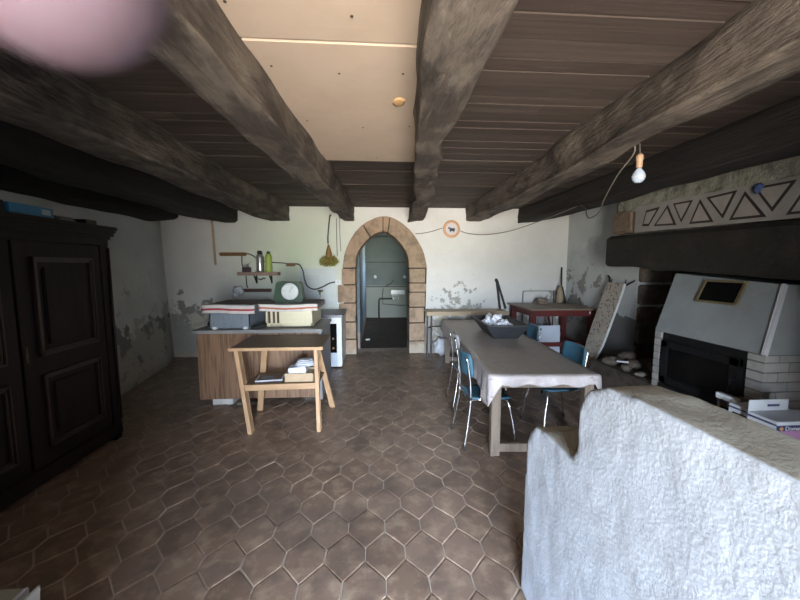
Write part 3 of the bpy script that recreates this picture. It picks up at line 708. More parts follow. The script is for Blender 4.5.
b = MB(); b.lathe([(.042, 0), (.042, .05), (.02, .06)], (-2.1, WY-.11, 1.891), 16); b.build('cap', 'metal_dark', t)
t = thing('green_bottle', 'lime green plastic bottle on the wall shelf, right of the steel flask', 'bottle', (-1.95, WY-.1, 1.57))
b = MB(); b.lathe([(.055, 0), (.06, .02), (.06, .27), (.045, .31), (.028, .33)], (-1.95, WY-.11, 1.571), 20); b.build('body', 'green_bottle', t)
b = MB(); b.lathe([(.03, 0), (.03, .035), (.02, .04)], (-1.95, WY-.11, 1.901), 14); b.build('cap', 'green_enamel', t)
# flexes
def cord(pts, r, name, label, mat='cable', cat='cable', n=8):
    b = MB(); b.tube(smoothcurve(pts, n), r, 6); return tag(b.build(name, mat, origin=pts[0]), label, cat)
w = WY-.014
cord([(-2.36, w, 1.91), (-2.26, w, 1.87), (-2.16, w, 1.80), (-2.06, w, 1.76), (-1.9, w, 1.745), (-1.72, w, 1.735), (-1.66, w, 1.72)], .010, 'electric_cable', 'dark flex running from the brown rail behind the flask to the junction box')
cord([(-2.45, w, 1.86), (-2.45, w, 1.70), (-2.40, w, 1.59)], .010, 'electric_cable', 'dark flex dropping from the brown rail down to the shelf')
cord([(-2.39, w, 1.50), (-2.385, w, 1.35), (-2.37, w, 1.28)], .010, 'electric_cable', 'dark flex between the wall shelf and the dark rail')
cord([(-1.50, w, 1.72), (-1.42, w, 1.70), (-1.36, w, 1.58), (-1.335, w, 1.42), (-1.28, w, 1.30), (-1.16, w, 1.25), (-1.02, w, 1.29), (-.88, w, 1.36), (-.76, w, 1.385)], .013, 'electric_cable', 'dark flex looping from the junction box down and right to the plug')
b = MB(); b.box(-1.66, -1.50, WY-.035, WY-.002, 1.675, 1.735, .006); tag(b.build('junction_box', 'strip_wood', origin=(-1.58, WY-.02, 1.7)), 'small brown junction box on the green-tinged back wall', 'junction box')
t = thing('wall_plug', 'white electric plug beside the left jamb of the arch', 'plug', (-.71, WY-.03, 1.38))
b = MB(); b.box(-.77, -.665, WY-.075, WY-.036, 1.345, 1.425, .01); b.build('body', 'enamel', t)
b = MB(); b.lathe([(.02, 0), (.02, -.02)], (-.72, WY-.075, 1.385), 12, 'y'); b.build('pin_cover', 'porcelain', t)
t = thing('water_tap', 'thin grey standpipe and tap on the tiled wall', 'tap', (-1.06, WY-.03, 1.0))
b = MB(); b.tube([(-1.06, WY-.03, .93), (-1.06, WY-.03, 1.22)], .014, 8); b.build('pipe', 'steel', t)
b = MB(); b.tube([(-1.10, WY-.03, 1.22), (-1.0, WY-.03, 1.22)], .018, 8); b.tube([(-1.05, WY-.03, 1.22), (-1.05, WY-.10, 1.20), (-1.05, WY-.11, 1.16)], .012, 8); b.build('tap_head', 'brass', t)
# hanging basket
t = thing('hanging_planter', 'hanging wicker planter with dried yellow-green foliage left of the arch', 'planter', (-.86, WY-.22, 1.75))
b = MB(); c = (-.86, WY-.2, 1.80)
b.tube(smoothcurve([(-.83, WY-.02, 2.60), (-.83, WY-.14, 2.585), (-.84, WY-.18, 2.5), (-.87, WY-.2, 2.2), (-.87, WY-.2, 2.08)], 5), .010, 6); b.build('cord', 'cable', t)
b = MB(); b.lathe([(.012, .26), (.022, .22), (.05, .12), (.055, .06), (.07, .02), (.10, -.03), (.08, -.08), (.04, -.10)], c, 16); b.build('basket', 'basket', t)
b = MB()
for i in range(320):
    a = R.uniform(0, 2*PI); zz = R.uniform(-.12, .05); rr = R.uniform(.75, 1)*.15*math.sqrt(max(.1, 1-((zz+.035)/.095)**2))
    p = Vector((c[0]+rr*math.cos(a), c[1]+rr*math.sin(a)*.8, c[2]+zz)); q = Vector((math.cos(a), math.sin(a), R.uniform(-.8, .8))).normalized()
    s_ = q.orthogonal().normalized()*.014; l = q*R.uniform(.03, .06)
    b.bm.faces.new([b.bm.verts.new(v) for v in (p-l*.5, p+s_, p+l, p-s_)])
o = b.build('foliage', 'plant', t); m = o.modifiers.new('s', 'SOLIDIFY'); m.thickness = .002
cord([(-.73, w, 1.86), (-.735, w, 2.2), (-.735, w, 2.55)], .006, 'wire', 'left of two thin wires hanging beside the planter', 'cable', 'wire')
cord([(-.66, WY-.045, 1.95), (-.672, w-.02, 2.2), (-.68, w, 2.72)], .005, 'wire', 'right of two thin wires hanging nearest the arch', 'cable', 'wire')

# ------------------------------------------------------------------ back wall, right of the arch
t = thing('wall_plate', 'round peach-rimmed plate with a dark picture on the back wall', 'plate', (1.4, WY-.03, 2.37))
b = MB(); b.lathe([(.155, -.002), (.162, -.018), (.15, -.03), (.115, -.022)], (1.4, WY-.004, 2.37), 32, 'y'); b.build('rim', 'clock_rim', t)
b = MB(); b.lathe([(.112, 0), (.112, -.006)], (1.4, WY-.024, 2.37), 32, 'y'); b.build('face', 'clock_face', t)
b = MB(); b.box(1.36, 1.46, WY-.034, WY-.030, 2.33, 2.385, .003); b.box(1.33, 1.38, WY-.034, WY-.030, 2.375, 2.40, .002); b.box(1.37, 1.385, WY-.034, WY-.03, 2.31, 2.34); b.box(1.43, 1.445, WY-.034, WY-.03, 2.31, 2.34); b.build('painted_picture', 'ink', t)
cord([(2.74, 4.66, 2.50), (2.55, 5.2, 2.39), (2.25, 5.85, 2.27), (1.95, 6.3, 2.245), (1.7, 6.52, 2.285), (1.57, 6.575, 2.335)], .006, 'ceiling_cable', 'thin flex sagging across the room from the dark beam to the wall plate', 'cable_pale')
cord([(1.23, w, 2.39), (1.05, w, 2.33), (.86, w, 2.29), (.72, w, 2.28)], .006, 'ceiling_cable', 'thin flex on the wall from the round plate to the arch', 'cable_pale')
# bench
t = thing('bench_table', 'narrow tan-topped table with dark metal legs against the back wall', 'table', (1.6, 6.3, 0))
b = MB(); b.box(.88, 2.36, 6.12, 6.55, .845, .868, .003); b.build('top', 'bench_top', t)
b = MB(); b.box(.88, 2.36, 6.10, 6.12, .80, .870, .003); b.build('front_edge', 'bench_top', t)
b = MB(); b.box(.96, 2.3, 6.15, 6.18, .81, .845, .002); b.box(.90, 2.3, 6.48, 6.51, .81, .845, .002); b.build('frame', 'metal_dark', t)
for x, y in ((.895, 6.15), (.985, 6.25), (2.3, 6.16), (2.3, 6.50)):
    b = MB(); b.box(x-.014, x+.014, y-.014, y+.014, 0, .845, .002); b.build('leg', 'metal_dark', t)
b = MB(); b.bar((.90, 6.15, .58), (.985, 6.25, .58), .014, .014); b.bar((.985, 6.25, .58), (1.25, 6.30, .58), .014, .014); b.build('stretcher', 'metal_dark', t)
# tongs
t = thing('fire_tongs', 'long dark fire tongs leaning on the back wall behind the bench', 'fire tongs', (2.35, 6.5, .868))
for dx in (-.01, .10):
    b = MB(); b.bar((2.29+.1*dx, WY-.02, 1.40), (2.355+dx, WY-.10, .869), .032, .02); b.build('arm', 'metal_dark', t)
b = MB(); b.lathe([(.022, 0), (.03, .03), (.02, .06)], (2.28, WY-.025, 1.38), 10); b.build('hinge', 'metal_dark', t)
# white scrap under bench
b = MB(); b.blob((1.20, 6.42, .17), .17, .25, 2.5, 3, 3, (.8, .55, 1)); tag(b.build('white_sack', 'paper_white', origin=(1.2, 6.42, 0)), 'crumpled white sack on the floor under the bench table', 'sack')

# red table
t = thing('red_table', 'tall dark red table with a worn wooden top near the right corner', 'table', (2.95, 5.9, 0))
b = MB(); b.prism([(2.46, 5.42, .965), (3.60, 5.42, .965), (3.60, 6.42, .965), (2.46, 6.42, .965)], (0, 0, .025)); b.build('top', 'table_top_old', t)
b = MB(); b.box(2.50, 3.55, 5.46, 5.485, .865, .963, .003); b.box(2.50, 3.55, 6.35, 6.375, .865, .963, .003); b.box(2.50, 2.525, 5.46, 6.37, .865, .963, .003); b.box(3.53, 3.555, 5.46, 6.37, .865, .963, .003); b.build('apron', 'red_wood', t)
for x, y in ((2.52, 5.48), (3.52, 5.48), (2.55, 6.35), (3.52, 6.35)):
    b = MB(); b.box(x-.045, x+.045, y-.04, y+.04, 0, .964, .004); b.build('leg', 'red_wood', t)
b = MB(); b.box(2.52, 3.52, 5.47, 5.50, .36, .43, .003); b.box(2.55, 3.52, 6.33, 6.36, .36, .43, .003); b.box(2.53, 2.56, 5.48, 6.35, .30, .36, .003); b.box(3.50, 3.53, 5.48, 6.35, .30, .36, .003); b.build('stretcher', 'red_wood', t)
b = MB(); b.box(3.46, 3.49, 5.45, 5.459, .90, .94); b.build('price_tag', 'enamel', t)
b = MB(); b.box(2.66, 3.02, 5.52, 5.55, .0, .70, .004, Matrix.Rotation(-.05, 3, 'X')); tag(b.build('white_board', 'enamel_blue', origin=(2.84, 5.53, 0)), 'white rectangular board standing under the red table', 'board')
b = MB()
b.box(2.50, 3.25, 6.54, 6.55, .5, .515); 
b2 = MB()
for p, q in (((2.81, 6.56, .40), (2.81, 6.56, 1.20)), ((2.81, 6.56, 1.20), (3.42, 6.56, 1.20)), ((3.42, 6.56, 1.20), (3.42, 6.56, .4)), ((2.81, 6.56, .40), (3.42, 6.56, .40)), ((2.81, 6.56, .4), (2.81, 6.56, 0)), ((3.42, 6.56, .4), (3.42, 6.56, 0))): b2.bar(p, q, .010, .010, bev=0)
b.bm.free(); tag(b2.build('wire_screen', 'metal_dark', origin=(2.9, 6.56, 0)), 'thin empty wire frame standing between the red table and the back wall', 'frame')
b = MB(); b.box(2.92, 3.12, 6.12, 6.30, .991, 1.05, .02); b.blob((3.02, 6.2, 1.06), .09, .2, 3, 1, 3, (1.1, .9, .45)); tag(b.build('cloth_bundle', 'weathered', origin=(3.02, 6.2, .99)), 'grey folded bundle on the red table', 'bundle')
t = thing('broom', 'short broom with black handle and beige bristles standing on the red table', 'broom', (3.3, 6.35, .99))
b = MB(); b.tube([(3.46, 6.36, 1.28), (3.56, 6.56, 1.65)], .014, 8); b.build('handle', 'metal_dark', t)
b = MB(); b.lathe([(.06, 0), (.065, .08), (.05, .2), (.02, .32)], (3.42, 6.33, .991), 14); b.build('bristles', 'sack', t)
b = MB(); b.tube([(3.53, 6.34, .991), (3.54, 6.5, 1.28)], .026, 10); tag(b.build('black_tube', 'rubber', origin=(3.53, 6.34, .991)), 'black tube standing beside the broom on the red table', 'tube')
for i, (a, c) in enumerate((((2.70, 5.75, 0), (3.0, 6.25, .86)), ((3.2, 5.9, 0), (3.12, 6.2, .86)))):
    b = MB(); b.bar(a, c, .03, .02); tag(b.build('leaning_slat', 'red_wood' if i else 'crate_blue', origin=a), ('blue-grey slat leaning beneath the red table', 'dark red slat leaning beneath the red table')[i], 'slat')

# ironing board leaning on the right wall
t = thing('ironing_board', 'ironing board in a faded floral cover leaning upright on the right wall', 'ironing board', (3.38, 5.1, 0))
A = Vector((3.14, 4.96, .12)); B = Vector((3.60, 5.03, 1.42)); ax = (B-A).normalized(); sd = Vector((.22, -.97, 0)).normalized(); sd = (sd-ax*sd.dot(ax)).normalized(); nr = ax.cross(sd).normalized()
if nr.x > 0: nr = -nr
Ln = (B-A).length
def bp(u, v, h=0): return A+ax*(u*Ln)+sd*v+nr*h
def hw(u):
    return .155*min(1, .45+.55*math.sin(min(1, u/.42)*PI/2))*(1 if u < .96 else .95)
b = MB(); us = [0, .01, .03, .07, .15, .3, .5, .7, .8, .9, .96, 1.0]
Lp = [bp(u, -hw(u)) for u in us]; Rp = [bp(u, hw(u)) for u in us]
b.prism(Lp+Rp[::-1], nr*.035); o = b.build('padded_board', 'floral', t); m = o.modifiers.new('b', 'BEVEL'); m.width = .008; m.segments = 2
b = MB(); b.tube([bp(u, hw(u), .018) for u in us], .018, 6); b.build('edge_binding', 'white_edge', t)
for k, (v, e) in enumerate(((-.12, (-.10, .05)), (.12, (.30, .06)))):
    b = MB(); p = bp(1.0, v, -.01); b.tube([bp(.80, v*.8, -.03), bp(.98, v, -.02), bp(1.05, v, -.01)], .011, 8); b.build('leg', 'chrome', t)
    b = MB(); q = bp(1.05, v, -.01); b.tube([bp(.99, v+e[0]*.1, -.01), bp(1.06, v+e[0]*.55, -.01), bp(1.085, v+e[0], -.01)], .013, 8); b.build('rubber_foot', 'rubber', t)
b = MB(); b.tube([bp(.04, -.08, -.03), bp(-.04, -.08, -.03)], .012, 8); b.tube([bp(.04, .08, -.03), bp(-.06, .08, -.03)], .012, 8); b.tube([bp(.05, -.08, -.03), bp(.9, .07, -.03)], .010, 8); b.tube([bp(.05, .08, -.03), bp(.9, -.07, -.03)], .010, 8); b.build('under_frame', 'steel', t)

# ------------------------------------------------------------------ dining table
t = thing('dining_table', 'long weathered wooden dining table covered by the oilcloth', 'dining table', (1.43, 4.35, 0)); ROT = [(t, 1.525)]
TX0, TX1, TY0, TY1, TZ = .96, 1.90, 2.84, 5.95, .74
b = MB(); b.box(TX0, TX1, TY0, TY1, TZ-.03, TZ, .003); b.build('tabletop', 'weathered', t)
b = MB(); b.box(TX0+.03, TX1-.03, TY0+.03, TY0+.055, TZ-.115, TZ-.03, .003); b.box(TX0+.03, TX1-.03, TY1-.055, TY1-.03, TZ-.115, TZ-.03, .003); b.box(TX0+.03, TX0+.055, TY0+.05, TY1-.05, TZ-.115, TZ-.03, .003); b.box(TX1-.055, TX1-.03, TY0+.05, TY1-.05, TZ-.115, TZ-.03, .003); b.build('apron', 'weathered', t)
for x in (TX0+.065, TX1-.065):
    for y in (TY0+.065, TY1-.065):
        b = MB(); b.box(x-.04, x+.04, y-.04, y+.04, 0, TZ-.03, .005); b.build('leg', 'weathered', t)
b = MB(); b.box(TX0+.10, TX1-.10, TY0+.045, TY0+.085, .03, .105, .004); b.build('stretcher', 'weathered', t)
b = MB(); b.box(TX0+.10, TX1-.10, TY1-.085, TY1-.045, .03, .105, .004); b.build('stretcher', 'weathered', t)
# oilcloth
b = MB(); ov = .006; NX, NY = 20, 60
def skirt_len(x, y, sd_):
    if sd_ == 'f': return .085+.012*math.sin(x*23)+.18*max(0, 1-abs(x-TX0)/.10)**1.5
    if sd_ == 'l': return .20+.02*math.sin(y*7)+.09*max(0, 1-abs(y-TY0)/.35)
    if sd_ == 'r': return .20+.02*math.sin(y*6)
    return .15
per = []
for i in range(NX): per.append((TX0+(TX1-TX0)*i/NX, TY0, 'f', (0, -1)))
for i in range(NY): per.append((TX1, TY0+(TY1-TY0)*i/NY, 'r', (1, 0)))
for i in range(NX): per.append((TX1-(TX1-TX0)*i/NX, TY1, 'b', (0, 1)))
for i in range(NY): per.append((TX0, TY1-(TY1-TY0)*i/NY, 'l', (-1, 0)))
grid = {}
for i in range(NX+1):
    for j in range(NY+1):
        x = TX0+(TX1-TX0)*i/NX; y = TY0+(TY1-TY0)*j/NY
        e = i in (0, NX) or j in (0, NY)
        grid[i, j] = b.bm.verts.new((x+(ov if i == NX else -ov if i == 0 else 0), y+(ov if j == NY else -ov if j == 0 else 0), TZ+.004+(0 if e else .003*abs(noise.noise(Vector((x*7, y*7, 0)))))))
for i in range(NX):
    for j in range(NY):
        f = b.bm.faces.new((grid[i, j], grid[i+1, j], grid[i+1, j+1], grid[i, j+1])); f.smooth = True
idx = [(i, 0) for i in range(NX)]+[(NX, j) for j in range(NY)]+[(NX-i, NY) for i in range(NX)]+[(0, NY-j) for j in range(NY)]
prev = [grid[k] for k in idx]; n = len(idx); S = 7
cornerfix = {0: (-.7, -.7), NX: (.7, -.7), NX+NY: (.7, .7), 2*NX+NY: (-.7, .7)}
for s_ in range(1, S+1):
    cur = []
    for k, (x, y, sd_, nn) in enumerate(per):
        nn = cornerfix.get(k, nn); l = skirt_len(x, y, sd_)
        if k == 0: l = .27
        t_ = s_/S; u = x if sd_ in 'fb' else y
        wv = .016*t_*(math.sin(u*34)+.7*math.sin(u*19+1))*(1 if sd_ in 'lr' else .35)+ov+.006+.012*t_
        cur.append(b.bm.verts.new((x+nn[0]*wv, y+nn[1]*wv, TZ+.004-l*t_)))
    for k in range(n):
        f = b.bm.faces.new((prev[k], prev[(k+1) % n], cur[(k+1) % n], cur[k])); f.smooth = True
    prev = cur
o = b.build('tablecloth', 'cloth', origin=(1.43, 4.35, TZ)); ROT.append((o, 1.525)); m = o.modifiers.new('s', 'SOLIDIFY'); m.thickness = .0025; m.offset = 1
tag(o, 'marbled pale lilac oilcloth with a top shaded grey-brown draped over the long table', 'tablecloth')
# trough
t = thing('dough_trough', 'dark flared wooden trough on the far half of the table', 'trough', (1.55, 4.6, TZ+.01)); ROT.append((t, 1.64))
zt0 = TZ+.012
def tr(zf, e, xo=0):
    y0, y1 = 4.20+.12-.12*zf*1.2, 4.98+.14*zf; xa, xb = 1.42-.13*zf, 1.72+.10*zf
    return [(xa+e, y0+e, zt0+zf*.185+xo), (xb-e, y0+e, zt0+zf*.185+xo), (xb-e, y1-e, zt0+zf*.185+xo), (xa+e, y1-e, zt0+zf*.185+xo)]
b = MB(); o1, i1 = tr(0, 0), tr(0, .022, .02); o2, i2 = tr(1, 0), tr(1, .022)
V = [[b.bm.verts.new(p) for p in q] for q in (o1, o2, i2, i1)]
b.bm.faces.new(V[0]); b.bm.faces.new(V[3])
for a, c in zip(V, V[1:]):
    for k in range(4): b.bm.faces.new((a[k], a[(k+1) % 4], c[(k+1) % 4], c[k]))
b.build('basin', 'trough', t)
b = MB()
for k in range(4):
    p, q = Vector(tr(1, .011)[k]), Vector(tr(1, .011)[(k+1) % 4]); b.bar(p, q, .03, .012)
b.build('rim', 'trough', t)
for (x, y, s_, sd_) in ((1.60, 4.66, .13, 1), (1.65, 4.46, .10, 2)):
    b = MB(); b.blob((x, y, zt0+.155 if sd_ == 1 else zt0+.135), s_, .32, 2.4, sd_, 4, (1.15, 1.2, .85)); o = b.build('crumpled_paper', 'paper_white', origin=(x, y, zt0+.1))
    tag(o, 'larger crumpled white paper in the dark trough, further back' if sd_ == 1 else 'smaller crumpled white paper in the dark trough, nearer the front', 'paper')

for o, nx in ROT: o.rotation_euler.z = -.058; o.location.x = nx

# ------------------------------------------------------------------ chairs
def make_chair():
    t = thing('kitchen_chair', '', 'chair', (0, 0, 0))
    def shell(name, pts_fn, mat, th):
        b = MB(); n, k = 10, 8; rows = []
        for j in range(k+1):
            rows.append([b.bm.verts.new(pts_fn(i/n*2-1, j/k)) for i in range(n+1)])
        for a, c in zip(rows, rows[1:]):
            for i in range(n):
                f = b.bm.faces.new((a[i], a[i+1], c[i+1], c[i])); f.smooth = True
        o = b.build(name, mat, t); m = o.modifiers.new('s', 'SOLIDIFY'); m.thickness = th; m.offset = 0
        return o
    def seat(u, v):
        w = .20*(1-.18*(1-v)**2)*(1-.12*(max(0, v-.8)/.2)**2)
        return (u*w, -.19+.38*v, .455+.012*u*u-.02*max(0, v-.75)**2*16*.3-.008*math.sin(v*PI))
    def back(u, v):
        w = .195*(1-.16*(abs(v-.5)*2)**4)
        return (u*w, -.215-.03*(v)+.045*u*u, .66+.22*v)
    shell('seat', seat, 'chair_blue', .012); shell('backrest', back, 'chair_blue', .012)
    for s_ in (-1, 1):
        b = MB(); b.tube(smoothcurve([(s_*.235, .235, 0), (s_*.20, .20, .25), (s_*.18, .17, .40), (s_*.13, .15, .437), (0, .15, .439)], 6), .0105, 8); b.build('leg', 'chrome', t)
    for s_ in (-1, 1):
        b = MB(); b.tube(smoothcurve([(s_*.225, -.26, 0), (s_*.195, -.21, .30), (s_*.185, -.195, .46)], 6), .0105, 8); b.build('leg', 'chrome', t)
        b = MB(); b.tube(smoothcurve([(s_*.185, -.195, .455), (s_*.180, -.20, .62), (s_*.175, -.235, .86)], 6), .0105, 8); b.build('back_post', 'chrome', t)
    b = MB(); b.tube([(-.187, -.19, .43), (.187, -.19, .43)], .009, 8); b.tube([(-.15, -.19, .437), (-.12, .15, .437)], .008, 6); b.tube([(.15, -.19, .437), (.12, .15, .437)], .008, 6); b.build('seat_frame', 'chrome', t)
    b = MB()
    for x, y in ((-.235, .235), (.235, .235), (-.225, -.26), (.225, -.26)): b.lathe([(.014, 0), (.013, .03)], (x, y, .0), 8)
    b.build('foot_cap', 'rubber', t)
    return t
G = 'chairs around the long table'
c1 = make_chair(); c1.location = (1.04, 3.25, 0); c1.rotation_euler.z = -PI/2+.03; c1['label'] = 'blue chrome-legged chair at the near left side of the table, nearest the pine stand'; c1['group'] = G
c2 = dup(c1, (1.14, 4.10, 0), -PI/2-.04, 'chrome chair with a pale grey backrest at the far left side of the table', G)
for ch in c2.children:
    if ch.name.startswith('backrest'):
        ch.data = ch.data.copy(); ch.data.materials[0] = W['chair_grey']; ch['label'] = 'pale grey backrest'
dup(c1, (1.83, 3.42, 0), PI/2+.05, 'blue chair on the fireplace side of the table, the nearer of the two there', G)
dup(c1, (1.93, 4.62, 0), PI/2-.04, 'blue chair on the fireplace side of the table, the further one beside the trough', G)

# ------------------------------------------------------------------ fireplace
t = thing('chimney_breast', 'rough-rendered chimney breast with painted triangle panel above the black lintel', 'chimney breast', (3.5, 3.0, 2.1))
b = MB()
nY, nZ = 60, 10
rows = []
for i in range(nY+1):
    y = 4.62-i*(4.62-1.1)/nY; r = []
    for j in range(nZ+1):
        z = 2.36+j*.41/nZ; r.append(b.bm.verts.new((3.235+.03*noise.noise(Vector((y*7, z*7, 0)))+.02*noise.noise(Vector((y*20, z*20, 4)))-.02*j/nZ, y, z)))
    rows.append(r)
for a, c in zip(rows, rows[1:]):
    for j in range(nZ):
        f = b.bm.faces.new((a[j], a[j+1], c[j+1], c[j])); f.smooth = True
o = b.build('render_coat', 'rubble', t); m = o.modifiers.new('s', 'SOLIDIFY'); m.thickness = .25; m.offset = 1
for pl in o.data.polygons: break
b = MB(); b.box(3.30, XR+.02, 1.1, 4.60, 2.06, CEIL-.01); b.build('core', 'rubble', t)
def slope(Y): return -.0 - .025*(4.3-Y)      # the panel and lintel sink a little towards the camera
def yz(Y, z): return (Y, z)
b = MB(); PX = 3.215
b.prism([(PX, 4.24, 2.095), (PX, 1.6, 2.02), (PX, 1.6, 2.345), (PX, 4.24, 2.41)], (.09, 0, 0)); pn = b.build('painted_panel', 'panel', t)
tris = [([(4.11, 2.16), (4.06, 2.34), (3.86, 2.35), (4.01, 2.15)]), ([(3.93, 2.14), (3.75, 2.35), (3.62, 2.12)]), ([(3.68, 2.355), (3.44, 2.35), (3.56, 2.14)]), ([(3.46, 2.11), (3.36, 2.34), (3.20, 2.10)]),
        ([(3.29, 2.345), (3.0, 2.355), (3.11, 2.12)]), ([(3.05, 2.095), (2.93, 2.33), (2.74, 2.085)]), ([(2.86, 2.345), (2.55, 2.34), (2.70, 2.12)]), ([(2.60, 2.08), (2.47, 2.31), (2.30, 2.07)]), ([(2.44, 2.335), (2.12, 2.33), (2.26, 2.10)])]
for k, T in enumerate(tris):
    b = MB(); b.prism([(PX-.004, y, z) for y, z in T], (.006, 0, 0)); tri = b.build('painted_triangle', 'tri_dark', t)
    cy_, cz_ = sum(p[0] for p in T)/len(T), sum(p[1] for p in T)/len(T)
    sc_ = .74 if k else .72
    b = MB(); b.prism([(PX-.0075, cy_+(y-cy_)*sc_, cz_+(z-cz_)*sc_) for y, z in T], (.005, 0, 0)); b.build('faded_centre', 'tri_fill', tri)
b = MB(); b.box(3.20, 3.60, 4.27, 4.66, 2.10, 2.40, .03); b.build('corner_stone', 'corner', t)
b = MB(); b.blob((PX-.032, 2.80, 2.33), .034, .35, 3, 2, 3, (.4, 1, 1.1)); tag(b.build('blue_ribbon', 'ribbon', origin=(PX-.045, 2.8, 2.33)), 'small crumpled blue ribbon hung on the painted triangle panel', 'ribbon')
b = MB(); rows = []
for i in range(41):
    y = 4.66-i*(4.66-1.15)/40; dz_ = -.05*(4.66-y)
    n_ = lambda a, c: .018*noise.noise(Vector((y*2.5, a, c)))
    rows.append([b.bm.verts.new(p) for p in ((3.20+n_(0, 1), y, 2.085+dz_*.5), (3.15+n_(3, 1), y, 2.04+dz_*.5), (3.15+n_(3, 1), y, 1.72+dz_+n_(9, 0)), (3.18, y, 1.685+dz_+n_(9, 0)), (3.66, y, 1.685+dz_), (3.66, y, 2.085+dz_*.5))])
for a, c in zip(rows, rows[1:]):
    for j in range(6):
        b.bm.faces.new((a[j], a[(j+1) % 6], c[(j+1) % 6], c[j]))
b.bm.faces.new(rows[0]); b.bm.faces.new(rows[-1][::-1])
tag(b.build('lintel_beam', 'lintel', origin=(3.4, 3, 1.6)), 'massive blackened lintel spanning the fireplace below the painted triangles', 'lintel')

t = thing('fireplace_insert', 'white-hooded brick fireplace insert with a black stove under the lintel', 'fireplace', (3.4, 3.05, .38))
HY0, HY1 = 2.47, 3.55
b = MB()
lo = [(3.0, HY1, .99), (3.0, HY0, .99), (4.3, HY0, .99), (4.3, HY1, .99)]; hi = [(3.26, HY1+.08, 1.60), (3.26, HY0+.12, 1.53), (4.3, HY0+.12, 1.53), (4.3, HY1+.08, 1.60)]
A_ = [b.bm.verts.new(p) for p in lo]; B_ = [b.bm.verts.new(p) for p in hi]
b.bm.faces.new(A_[::-1]); b.bm.faces.new(B_)
for k in range(4): b.bm.faces.new((A_[k], A_[(k+1) % 4], B_[(k+1) % 4], B_[k]))
b.build('hood', 'hood', t)
b = MB(); b.bar((2.998, HY0+.002, .99), (3.258, HY0+.122, 1.53), .035, .02, (0, 1, 0)); b.build('corner_strip', 'enamel', t)
# vent, tilted with the hood
def hd(y, z, o=0):
    k = (z-.99)/.6; return (3.0+.26*k-o*.92, y, z+o*.38)
v = MB()
ya, yb, za, zb = 2.86, 3.24, 1.34, 1.535
for (a, c) in (((ya, za), (yb, za)), ((yb, za), (yb, zb)), ((yb, zb), (ya, zb)), ((ya, zb), (ya, za))): v.bar(hd(*a, .008), hd(*c, .008), .03, .018)
vo = v.build('vent_frame', 'brass', t)
b = MB(); b.prism([hd(ya, za, .002), hd(yb, za, .002), hd(yb, zb, .002), hd(ya, zb, .002)], (-.004, 0, .002)); b.build('vent_grille', 'black', vo)
# brickwork: side pillar (camera side) and narrow far pillar
def bricks(b, xa, xb, ya, yb, za, zb):
    z = za; k = 0
    while z < zb-.02:
        h = min(.078, zb-z); 
        # camera-facing face
        x = xa
        first = .13 if k % 2 else .22
        while x < xb-.02:
            w = min(first, xb-x); first = .22
            b.box(x+.004, x+w-.004, ya, yb, z+.004, z+h-.004, .003); x += w
        z += h; k += 1
b = MB(); bricks(b, 3.0, 4.2, 2.47, 2.60, .38, .985); b.build('brick_pillar', 'brick', t)
b = MB(); b.box(3.006, 4.2, 2.476, 2.594, .38, .988); b.build('mortar', 'brick_gap', t)
b = MB()
z = .38
while z < .97:
    b.box(3.0, 3.3, 3.47, 3.55, z+.004, z+.072, .003); z += .076
b.build('brick_pillar', 'brick', t)
b = MB(); b.box(3.01, 3.3, 3.476, 3.544, .38, .988); b.build('mortar', 'brick_gap', t)
b = MB(); b.box(3.02, 3.6, 2.605, 3.465, .385, .985, .006); st = b.build('stove_body', 'iron', t)
b = MB()
for (a0, a1, c0, c1) in ((2.64, 3.44, .46, .54), (2.64, 3.44, .84, .91), (2.64, 2.73, .46, .91), (3.36, 3.44, .46, .91)): b.box(2.985, 3.03, a0, a1, c0, c1, .008)
dr = b.build('stove_door', 'iron', t)
b = MB(); b.box(3.0, 3.018, 2.73, 3.36, .54, .84); b.build('glass', 'iron_glass', dr)
b = MB(); b.tube([(2.985, 2.67, .62), (2.95, 2.67, .62), (2.95, 2.67, .74), (2.985, 2.67, .74)], .01, 8); b.build('handle', 'iron', dr)
b = MB(); b.box(2.99, 3.02, 2.62, 3.46, .385, .45, .006); b.build('ash_drawer', 'iron', t)

# wine cartons on the hearth
def carton(name, x0, x1, y0, y1, z0, z1, label):
    t = thing(name, label, 'carton', ((x0+x1)/2, (y0+y1)/2, z0), 'wine cartons on the hearth')
    b = MB(); b.box(x0, x1, y0, y1, z0, z1, .003); b.build('body', 'box_white', t)
    b = MB(); b.box(x0-.001, x0+.002, y0+.03, y1-.03, z1-.085, z1-.055, .001); b.build('handle_slot', 'black', t)
    b = MB(); b.box(x0-.0015, x0+.0, y0, y1, z1-.03, z1-.018); b.build('dark_band', 'navy', t)
    return t
t = carton('wine_carton', 2.66, 2.98, 2.235, 2.40, .381, .65, 'white carton with a black handle slot, behind the violet-printed carton')
t = carton('wine_carton', 2.60, 2.98, 2.03, 2.215, .381, .665, 'white carton with violet front and raised flap beside the brick pillar')
b = MB(); b.box(2.60, 2.98, 2.025, 2.0305, .605, .64); b.build('front_band', 'navy', t)
b = MB(); b.box(2.61, 2.98, 2.023, 2.0305, .54, .605); b.build('front_print', 'box_pink', t)
b = MB(); b.box(2.60, 2.98, 2.025, 2.0305, .381, .54); b.build('front_base', 'box_purple', t)
b = MB(); b.prism([(2.612, 2.022, .622), (2.627, 2.022, .637), (2.642, 2.022, .622), (2.627, 2.022, .607)], (0, .004, 0)); b.build('emblem', 'gold_print', t)
b = MB(); b.box(2.60, 2.90, 2.208, 2.212, .665, .745, .001); fl2 = b.build('raised_flap', 'box_white', t)
b = MB(); b.box(2.74, 2.83, 2.206, 2.2082, .695, .71); b.build('small_print', 'navy', fl2)
